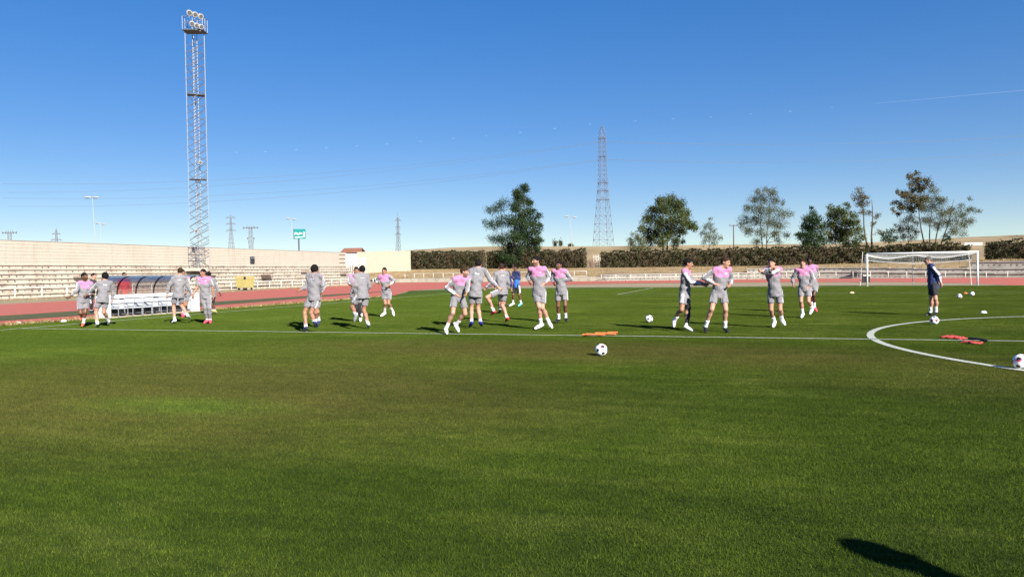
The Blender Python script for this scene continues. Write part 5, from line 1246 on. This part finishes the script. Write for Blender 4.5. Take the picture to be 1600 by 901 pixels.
def skin(name, col):
    mt, nt, b = new_mat(name); p = N(nt, "ShaderNodeTexCoord").outputs['Object']
    c = ramp(nt, noise(nt, p, 14, 3), [(.3, tuple(x*.9 for x in col)), (.7, tuple(x*1.08 for x in col))]); nt.links.new(c, b.inputs['Base Color'])
    b.inputs['Roughness'].default_value = .5; b.inputs['Specular IOR Level'].default_value = .35
    b.inputs['Subsurface Weight'].default_value = .08; b.inputs['Subsurface Radius'].default_value = (.6, .25, .15); b.inputs['Subsurface Scale'].default_value = .01
    return mt
SKIN = dict(light=skin("skin_light", (0.396, 0.212, 0.146)), tan=skin("skin_tan", (0.292, 0.146, 0.090)), brown=skin("skin_brown", (0.143, 0.064, 0.037)), dark=skin("skin_dark", (.07, .032, .022)))
SHADE = {k: skin("stubble_"+k, tuple(x*f for x, f in zip(c, (.42, .42, .45)))) for k, c in dict(light=(0.396, 0.212, 0.146), tan=(0.292, 0.146, 0.090), brown=(0.143, 0.064, 0.037), dark=(.07, .032, .022)).items()}
m_lip = {k: skin("lips_"+k, c) for k, c in dict(light=(.42, .15, .13), tan=(.32, .12, .10), brown=(.15, .05, .045), dark=(.08, .03, .03)).items()}
m_eye = M("eye_dark", (.03, .02, .018), .3, .1, 40)
HAIR = dict(black=M("hair_black", (.010, .008, .008), .9, .3, 60, bmp=.5, spec=.08), brown=M("hair_brown", (.035, .020, .012), .9, .3, 60, bmp=.5, spec=.08), grey=M("hair_grey", (.10, .085, .075), .9, .3, 60, bmp=.5, spec=.08))
def boot_m(n, c): return M("boot_"+n, c, .4, .1, 30)
BOOT = dict(white=boot_m("white", (.78, .78, .76)), red=boot_m("red", (.55, .035, .045)), pinkred=boot_m("pink_red", (.70, .08, .12)), orange=boot_m("orange", (.50, .12, .06)), black=boot_m("black", (.015, .015, .017)),
            blue=boot_m("blue", (.03, .04, .24)), navy=boot_m("navy", (.03, .035, .10)), yellow=boot_m("yellow", (.72, .68, .20)), cyan=boot_m("cyan", (.12, .55, .60)), cream=boot_m("cream", (.66, .63, .46)), grey=boot_m("grey", (.45, .46, .48)))

def nrm(v): v = np.array(v, float); return v/(np.linalg.norm(v)+1e-9)
def seg_t(C, a, b):
    ab = b-a; t = np.clip(((C-a)@ab)/(ab@ab+1e-9), 0, 1); q = C-(a+t[:, None]*ab); return t, np.linalg.norm(q, axis=1), q
def person(j, label, st, group):
    g = lambda k: np.array(j[k], float); H = j['H']; s = H/1.78
    root = (*j['root'], .016)
    body = SDF()
    hip, neck, head = g('hip'), g('neck'), g('head')
    up = nrm(neck-hip); F = g('F'); F = nrm(F-up*(F@up)); Lv = np.cross(up, F); hF = nrm(g('hF'))
    hu = nrm(nrm(head-neck)*.5+np.array([0, 0, .9])-hF*st.get('headpitch', .0)); hF = nrm(hF-hu*(hF@hu)); hL = np.cross(hu, hF)
    if Lv@g('L') < 0: Lv = -Lv
    fl = (F, .74)
    at = lambda t: hip+(neck-hip)*t
    w = st.get('w', 1.)
    # --- the body, one continuous surface
    body.seg(hip-Lv*.05*s, hip+Lv*.045*s, .085*s*w, k=.05, flat=(F, .85))
    body.seg(at(.12), at(.45), .108*s*w, .108*s*w, .06, fl)
    body.seg(at(.62)-Lv*.055*s, at(.62)+Lv*.05*s, .108*s*w, k=.06, flat=fl)
    body.seg(at(.84)-Lv*.07*s, at(.84)+Lv*.06*s, .088*s*w, k=.06, flat=(F, .8))
    body.seg(g('rsh'), g('lsh'), .050*s, k=.05)
    for c in 'lr': body.seg(neck+up*.02, neck*.4+g(c+'sh')*.6, .05*s, .045*s, .05)
    body.seg(neck-up*.03, head-hu*.05-hF*.01, .060*s, .056*s, .03)
    # head: skull, jaw, brow, nose, ears
    A = (hL, hF, hu)
    body.ell(head+hu*.03*s-hF*.01*s, A, (.074*s, .094*s, .094*s), .02); body.ell(head-hu*.045*s+hF*.018*s, A, (.056*s, .068*s, .078*s), .035)
    body.ell(head+hu*.002*s+hF*.03*s, A, (.064*s, .062*s, .07*s), .03)
    body.seg(head+hu*.038*s+hF*.080*s-hL*.028, head+hu*.038*s+hF*.080*s+hL*.028, .012*s, k=.012)
    body.seg(head+hu*.022*s+hF*.090*s, head-hu*.018*s+hF*.108*s, .009*s, .014*s, .010)
    body.seg(head-hu*.052*s+hF*.084*s-hL*.017, head-hu*.052*s+hF*.084*s+hL*.017, .009*s, k=.008)
    body.seg(head-hu*.094*s+hF*.070*s-hL*.012, head-hu*.094*s+hF*.070*s+hL*.012, .017*s, k=.02)
    for q in (-1, 1):
        body.ell(head+hL*q*.076*s-hF*.012*s+hu*.0*s, A, (.012*s, .022*s, .032*s), .006)
        body.ell(head+hL*q*.033*s+hF*.096*s+hu*.016*s, A, (.018, .016, .012), .012, 'm')
    for c in 'lr':
        sh, el, wr, hp, kn, an, to = (g(c+x) for x in ('sh', 'el', 'wr', 'hip', 'kn', 'an', 'to'))
        body.seg(sh, el, .046*s, .036*s, .02); body.seg(sh*.55+el*.45, el, .040*s, .036*s, .02)
        body.seg(el, el*.65+wr*.35, .036*s, .038*s, .015); body.seg(el*.65+wr*.35, wr, .038*s, .027*s, .015)
        body.seg(hp, hp*.5+kn*.5, .066*s*w, .062*s, .03); body.seg(hp*.5+kn*.5, kn, .074*s, .053*s, .03)
        kd = nrm(kn-an); bk = nrm(nrm(hp-kn)-kd*(nrm(hp-kn)@kd)-F*.6); ca = kn*.68+an*.32+bk*.022*s
        body.seg(kn, ca, .050*s, .055*s, .03); body.seg(ca, an, .054*s, .034*s, .03)
        body.seg(an, an+nrm(to-an)*.10*s, .036*s, .028*s, .02)
        # hand: palm, then fingers
        d = nrm(wr-el); body.seg(wr, wr+d*.075*s, .026*s, .036*s, .015, flat=(nrm(np.cross(d, up+F*.3)), .55))
    hb = .14*s
    V, Q = body.mesh(.0145, ((head-hb, head+hb, .0075),))
    # fingers as tapered chains rooted inside the palm
    vs = [V]; qs = [Q]; n0 = len(V)
    for ci, c in enumerate('lr'):
        wr, el = g(c+'wr'), g(c+'el'); d = nrm(wr-el); nn = nrm(np.cross(d, up+F*.3)); wd = np.cross(d, nn)
        curl = st.get('curl', .9); tow = nrm(hip*.5+neck*.5-wr); sg = 1 if nn@tow > 0 else -1
        th = 1 if wd@(F+up*.5) > 0 else -1
        for fi, (o_, ln) in enumerate(((-.030, .072), (-.010, .082), (.010, .077), (.029, .060), (None, .060))):
            mb = MB()
            if o_ is None: p0 = wr+d*.025*s+wd*th*.022*s; d0 = nrm(d*.7+wd*th*.75+nn*sg*.2); cc = curl*.35
            else: p0 = wr+d*.082*s+wd*(-th)*o_*s; d0 = nrm(d+wd*(-th)*o_*2.5); cc = curl*(1+.12*fi)
            pts = [p0]; a = cc*.35
            for f in (.42, .33, .25):
                dd = nrm(d0*math.cos(a)+nn*sg*math.sin(a)); pts.append(pts[-1]+dd*ln*f*s); a += cc*.6
            mb.tube([tuple(p) for p in pts], [.0100*s, .0092*s, .0085*s, .0062*s], 6)
            vs.append(np.array(mb.v)); qs.append(np.array(mb.q)+n0)
            n0 += len(mb.v)
    V = np.concatenate(vs); Q = np.concatenate(qs)
    C = V[Q].mean(1); mi = np.zeros(len(Q), int); r = C-head
    x_, y_, z_ = r@hL/s, r@hF/s, r@hu/s
    near = (np.abs(r).max(1) < .2)
    for q in (-1, 1): mi[near & ((x_-q*.033)**2+((z_-.012)*1.5)**2 < .011**2) & (y_ > .05)] = 2
    for q in (-1, 1): mi[near & (np.abs(x_-q*.033) < .022) & (np.abs(z_-.040) < .006) & (y_ > .06)] = 4
    mi[near & (np.abs(x_) < .024) & (np.abs(z_+.052) < .009) & (y_ > .07)] = 3
    if st.get('beard'): mi[near & (z_ < -.022) & (z_ > -.125) & (y_ > -.01) & ~((np.abs(x_) < .024) & (np.abs(z_+.052) < .008)) & ((z_ < -.055) | (np.abs(x_) > .045) | (np.abs(z_+.034) < .01))] = 1
    sk = st.get('skin', 'light')
    me = mesh_raw("person", V, Q, None, [SKIN[sk], SHADE[sk], m_eye, m_lip[sk], HAIR[st.get('hair', 'black')]], mi, True)
    P = link("person", me, None, root); tag(P, label, "person", group)
    def part(name, sd, h, mats, pick=None, lab=None):
        V, Q = sd.mesh(h); mi = pick(V[Q].mean(1)) if pick else None
        o = link(name, mesh_raw(name, V, Q, None, mats, mi, True), P)
        if lab: o['label'] = lab
        return o
    # --- hair
    hs = st.get('hairsize', 1.); hd = SDF()
    hd.ell(head+hu*.034*s-hF*.016*s, A, (.083*s*hs, .103*s*hs, .103*s*hs), .01)
    ph = rnd.uniform(0, 6); wv = .004 if hs < 1.1 else .008
    hd.wave(lambda X, Y, Z: wv*np.sin(X*95+ph)*np.sin(Y*101)*np.sin(Z*88+ph))
    hn = nrm(-hu*.80+hF*.62); hd.plane(head+hu*.045*s+hF*.060*s, hn)
    hd.plane(head-hu*(.055 if hs < 1.1 else .10)*s, -hu)
    part("hair", hd, .010, [HAIR[st.get('hair', 'black')]])
    # --- shirt
    kit = st.get('kit', 'player'); ph = rnd.uniform(0, 6)
    sh = SDF()
    sh.seg(hip-up*.19, at(.45), .154*s*w, .132*s*w, .05, (F, .84)); sh.seg(hip-up*.19-Lv*.058*s, at(.2), .138*s*w, .124*s*w, k=.05, flat=(F, .9)); sh.seg(hip-up*.19+Lv*.058*s, at(.2), .138*s*w, .124*s*w, k=.05, flat=(F, .9))
    sh.seg(at(.62)-Lv*.055*s, at(.62)+Lv*.055*s, .127*s*w, k=.07, flat=(F, .78)); sh.seg(at(.85)-Lv*.07*s, at(.85)+Lv*.07*s, .100*s*w, k=.06, flat=(F, .84))
    sh.plane(hip-up*st.get('hem', .115)*s, -up)
    sh.seg(g('rsh'), g('lsh'), .060*s, k=.04)
    for c in 'lr': sh.seg(neck, neck*.4+g(c+'sh')*.6, .058*s, .06*s, .05)
    sh.seg(neck-up*.02, neck+up*.038*s, .072*s, .068*s, .02, cut_b=True)
    short = st.get('short')
    for c in 'lr':
        a, e, wr = g(c+'sh'), g(c+'el'), g(c+'wr')
        if short: sh.seg(a, a*.15+e*.85, .070*s, .066*s, .035, cut_b=True)
        else:
            sh.seg(a, e, .062*s, .054*s, .035); sh.seg(e, e*.6+wr*.4, .054*s, .053*s, .02); sh.seg(e*.6+wr*.4, e*.12+wr*.88, .053*s, .042*s, .02, cut_b=True)
    am = .006
    sh.wave(lambda X, Y, Z: am*np.sin((X*.6+Y*.5)*38+Z*29+ph)+am*.8*np.sin((X-Y)*31-Z*47+ph*2))
    def pick(C):
        n = len(C); mi = np.zeros(n, int); rel = C-hip; t = (rel@up)/np.linalg.norm(neck-hip); f = rel@F; lat = rel@Lv
        best = np.full(n, 9.); dt = np.abs(f)*.0+np.linalg.norm(rel-np.outer(rel@up, up)-np.outer(np.clip(lat, -.11, .11), Lv), axis=1)
        best = dt; zone = np.zeros(n, int)
        for ci, c in enumerate('lr'):
            a, e, wr = g(c+'sh'), g(c+'el'), g(c+'wr'); sg = 1 if c == 'l' else -1
            for p_, q_ in ((a, e), (e, wr)):
                tt, dd, q = seg_t(C, p_, q_); k = (dd < best*.75) & (dd < .11)
                k &= ~((p_ is a) & (tt < .12))
                zone[k] = 1; best = np.where(k, dd, best)
                ax = nrm(q_-p_); o = nrm((Lv*sg*.8+up*.55) if p_ is a else (Lv*sg*.7+up*.45-F*.2)); o = nrm(o-ax*(o@ax)); qn = q/(np.linalg.norm(q, axis=1, keepdims=True)+1e-9)
                mi[k] = np.where(qn[k]@o > .83, 2, 0)
        tor = zone == 0
        if kit == 'player':
            top = tor & (t > st.get('yoke', .64)+.5*np.maximum(0, np.abs(lat)-.09)); mi[top & (f > -.012)] = 1
            mi[tor & (np.abs(t-.80) < .018) & (np.abs(lat) < .055) & (f < -.04)] = 2       # pale print across the back
            mi[tor & (np.abs(t-.80) < .022) & (np.abs(lat-.085) < .022) & (f > .03)] = 2     # small crest
            mi[tor & (rel@up < -st.get('hem', .115)*s+.017)] = 3                 # shadow at the hem, painted as a dark band
        elif kit == 'coach':
            mi[tor & (t < st.get('low', .42))] = 1
        return mi
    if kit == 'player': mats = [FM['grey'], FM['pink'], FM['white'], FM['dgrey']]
    elif kit == 'coach': mats = [FM['navy'], FM[st.get('lowcol', 'navy')], FM['white'] if st.get('stripe', True) else FM['navy']]
    else: mats = [FM[kit]]*3
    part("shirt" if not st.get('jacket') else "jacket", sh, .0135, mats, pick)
    # --- shorts
    so = SDF(); tl = st.get('shorts', .66)
    so.seg(hip+up*.03-Lv*.035*s, hip+up*.03+Lv*.035*s, .100*s*w, k=.04, flat=(F, .88)); so.seg(hip-Lv*.042*s, hip+Lv*.042*s, .104*s*w, k=.04, flat=(F, .9))
    for c in 'lr':
        hp, kn = g(c+'hip'), g(c+'kn'); so.seg(hp, hp+(kn-hp)*tl, .084*s*w, .090*s, .03, cut_b=True)
    so.wave(lambda X, Y, Z: .004*np.sin((X+Y)*36+ph)+.003*np.sin((X-Y)*52+Z*20))
    def pick2(C):
        mi = np.zeros(len(C), int)
        for c in 'lr':
            hp, kn = g(c+'hip'), g(c+'kn'); sg = 1 if c == 'l' else -1; tt, dd, q = seg_t(C, hp, kn)
            ax = nrm(kn-hp); o = nrm(Lv*sg-ax*((Lv*sg)@ax)); qn = q/(np.linalg.norm(q, axis=1, keepdims=True)+1e-9)
            mi[(qn@o > .90) & (tt > .05)] = 1
        return mi
    sc = st.get('scol', 'grey'); part("shorts", so, .0135, [FM[sc], FM['white'] if st.get('sstripe', True) else FM[sc]], pick2)
    lg = st.get('legs')          # tights under the shorts
    if lg:
        tg = SDF()
        for c in st.get('leglimbs', 'lr'):
            hp, kn, an = g(c+'hip'), g(c+'kn'), g(c+'an'); tg.seg(hp*.6+kn*.4, kn, .090*s, .063*s, .03); tg.seg(kn, kn*.6+an*.4, .062*s, .066*s, .03); tg.seg(kn*.6+an*.4, an*.9+kn*.1, .066*s, .046*s, .03, cut_b=True)
        part("tights", tg, .013, [FM[lg], FM['white']], pick2)
    # --- socks and boots
    for c in 'lr':
        kn, an, to = g(c+'kn'), g(c+'an'), g(c+'to'); sd = nrm(an-kn); td = nrm(to-an)
        sk_ = SDF(); a0 = an-sd*st.get('sock', .185)*s; sk_.seg(a0, an-sd*.03, .047*s, .043*s, .02, cut_a=True); sk_.seg(an-sd*.03, an, .043*s, .040*s, .02); sk_.seg(an, an+td*.06, .040*s, .035*s, .02)
        sk_.wave(lambda X, Y, Z: .002*np.sin(Z*160))
        part("sock", sk_, .011, [FM[st.get('sockcol', 'sock')]])
        # boot: heel below and behind the ankle, ball and toe at the toe point
        side = nrm(np.cross(sd, td)); flat_n = nrm(np.cross(side, nrm(to-(an+sd*.05))))
        heel = an+sd*.045*s-nrm(td-sd*(td@sd))*.045*s; toe = an+(to-an)*.96-flat_n*0; 
        L_ = np.linalg.norm(toe-heel)
        toe = heel+nrm(toe-heel)*min(max(L_, .225*s), .25*s); ballp = heel*.38+toe*.62
        upv = nrm(np.cross(nrm(toe-heel), side)); upv = upv if upv@(-sd) > 0 else -upv
        off = upv*.028*s if st.get('ground', True) else 0
        bt = SDF(); bt.seg(heel+off, ballp+off*.6, .041*s, .043*s, .02); bt.seg(ballp+off*.6, toe+off*.3, .046*s, .030*s, .02); bt.seg(an-sd*.0, heel*.5+ballp*.5+off, .044*s, .040*s, .03)
        bt.plane(heel-upv*.016*s, -upv)
        kk = 'boot' if (c == 'l' or 'boot2' not in st) else 'boot2'
        part("boot", bt, .0105, [BOOT[st.get(kk, 'white')]])
    if st.get('glove'):
        pass
    return P

def stand(root, F, H=1.76, arms=.12):
    F = nrm(F); L = np.cross([0, 0, 1], F); z = np.array([0, 0, 1.]); s = H
    j = dict(root=root, H=H, F=F, L=L, hF=F)
    j['hip'] = z*.525*s; j['neck'] = z*.83*s+F*.02; j['head'] = z*.925*s+F*.04
    for c, q in (('l', 1), ('r', -1)):
        j[c+'sh'] = j['neck']+L*q*.108*s-z*.045; j[c+'el'] = j[c+'sh']+L*q*.05-z*.163*s-F*.03; j[c+'wr'] = j[c+'el']-z*.14*s+F*.05
        j[c+'hip'] = j['hip']+L*q*.055*s; j[c+'kn'] = j[c+'hip']-z*.245*s+F*.02+L*q*.01; j[c+'an'] = L*q*.11+z*.075; j[c+'to'] = j[c+'an']+F*.19+L*q*.04-z*.065
    return j
G1 = "players training on the pitch"
PEOPLE = [
 ('p1', "bearded dark skinned player in pink yoke shirt running at the far left, orange boots", dict(skin='brown', beard=1, boot='orange', w=1.08, shorts=.74)),
 ('p2', "person in black clothes standing behind the leftmost pair by the dugout end", dict(kit='black', jacket=1, scol='black', sstripe=False, legs='black', hair='black', boot='black', skin='light')),
 ('p3', "player seen from behind, thick black hair, left arm held out, by the dugout's left end", dict(hairsize=1.2, boot='white', shorts=.62)),
 ('p5', "player seen from behind walking right in front of the dugout's right end, white boots", dict(hair='brown', boot='white', skin='light')),
 ('p6', "player hidden behind another in front of the dugout, red boots showing", dict(boot='pinkred', skin='tan')),
 ('p7', "player with glasses, short sleeves and long grey tights walking towards the left", dict(short=1, legs='grey', boot='pinkred', skin='tan', hair='black')),
 ('p8', "dark skinned player behind the one in grey tights, yellow boots", dict(skin='dark', scol='black', sstripe=False, boot='yellow', kit='player')),
 ('p9', "curly haired player seen from behind with white striped sleeve, blue boots", dict(hairsize=1.18, boot='navy', skin='tan')),
 ('p10', "player facing us, mostly hidden behind the curly haired one", dict(skin='tan', boot='navy')),
 ('p11', "player in pink and grey with black tights half hidden behind a leaning player", dict(skin='tan', legs='black', boot='white', hair='black')),
 ('p12', "player seen from behind running left with one leg kicked up, pale yellow soles", dict(boot='grey', boot2='grey', skin='tan', hair='black', hairsize=1.06)),
 ('p13', "smiling player jogging alone towards us before the end wall", dict(skin='tan', boot='white', sock=.24)),
 ('p14', "player with short hair and beard leaning right, white boots on the halfway line", dict(beard=1, hair='brown', boot='white', skin='light')),
 ('p15', "tall player seen from behind stretching his right arm out, blue boots", dict(boot='blue', hair='black', skin='light')),
 ('p16', "player seen from behind lifting his left knee, red boots", dict(boot='red', hair='brown', skin='light')),
 ('p17', "coach in navy jacket hidden behind the knee lifting player", dict(kit='coach', lowcol='navy', jacket=1, scol='black', sstripe=False, legs='black', boot='black', skin='tan', stripe=False)),
 ('p18', "man in navy and bright blue top with black shorts standing far behind the players", dict(kit='coach', lowcol='royal', low=.46, scol='black', boot='cyan', boot2='white', skin='brown', hair='black', hairsize=1.02, shorts=.85, stripe=False)),
 ('p19', "tall dark bearded player in pink and grey striding left in the middle, white boots", dict(beard=1, boot='white', shorts=.74, hairsize=1.05)),
 ('p20', "dark skinned player in pink and grey right of the tall bearded one, black boots", dict(skin='brown', boot='black')),
 ('p21', "player in side view reaching his arm forward to the one ahead, one dark legging", dict(skin='tan', boot='white', boot2='grey', legs='black', leglimbs='l', hair='black')),
 ('p22', "player in pink and grey looking to the right with both elbows bent, black boots", dict(skin='light', boot='black', hair='brown', w=1.05)),
 ('p23', "player stretching one arm across his chest, white boots", dict(skin='light', boot='white', hair='black', hem=.14)),
 ('p24', "player in pink and grey jogging straight at us right of the stretching one", dict(skin='light', boot='white', boot2='white', hair='brown', w=1.04)),
 ('p25', "dark skinned player running behind another at the right, red boots", dict(skin='dark', boot='pinkred', boot2='pinkred')),
 ('p26', "grey haired coach in navy jacket and black shorts standing with hands behind his back", dict(kit='coach', lowcol='navy', jacket=1, scol='black', sstripe=False, hair='grey', boot='black', w=1.12, shorts=.76, hem=.13)),
]
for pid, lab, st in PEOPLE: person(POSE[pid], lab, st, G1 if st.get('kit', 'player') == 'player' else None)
person(stand((-36.6, 7.4), (1, -.4, 0), 1.74), "person in red standing behind the dugout's clear panels, only hair above the roof", dict(kit='red', scol='black', sstripe=False, legs='black', boot='black', skin='tan'), None)
person(stand((-8.52, -15.15), (.698, .716, 0), 1.80), "onlooker in dark clothes standing beside the camera, casting the shadow at bottom right", dict(hairsize=1.3, kit='black', jacket=1, scol='black', sstripe=False, legs='black', boot='black'), None)
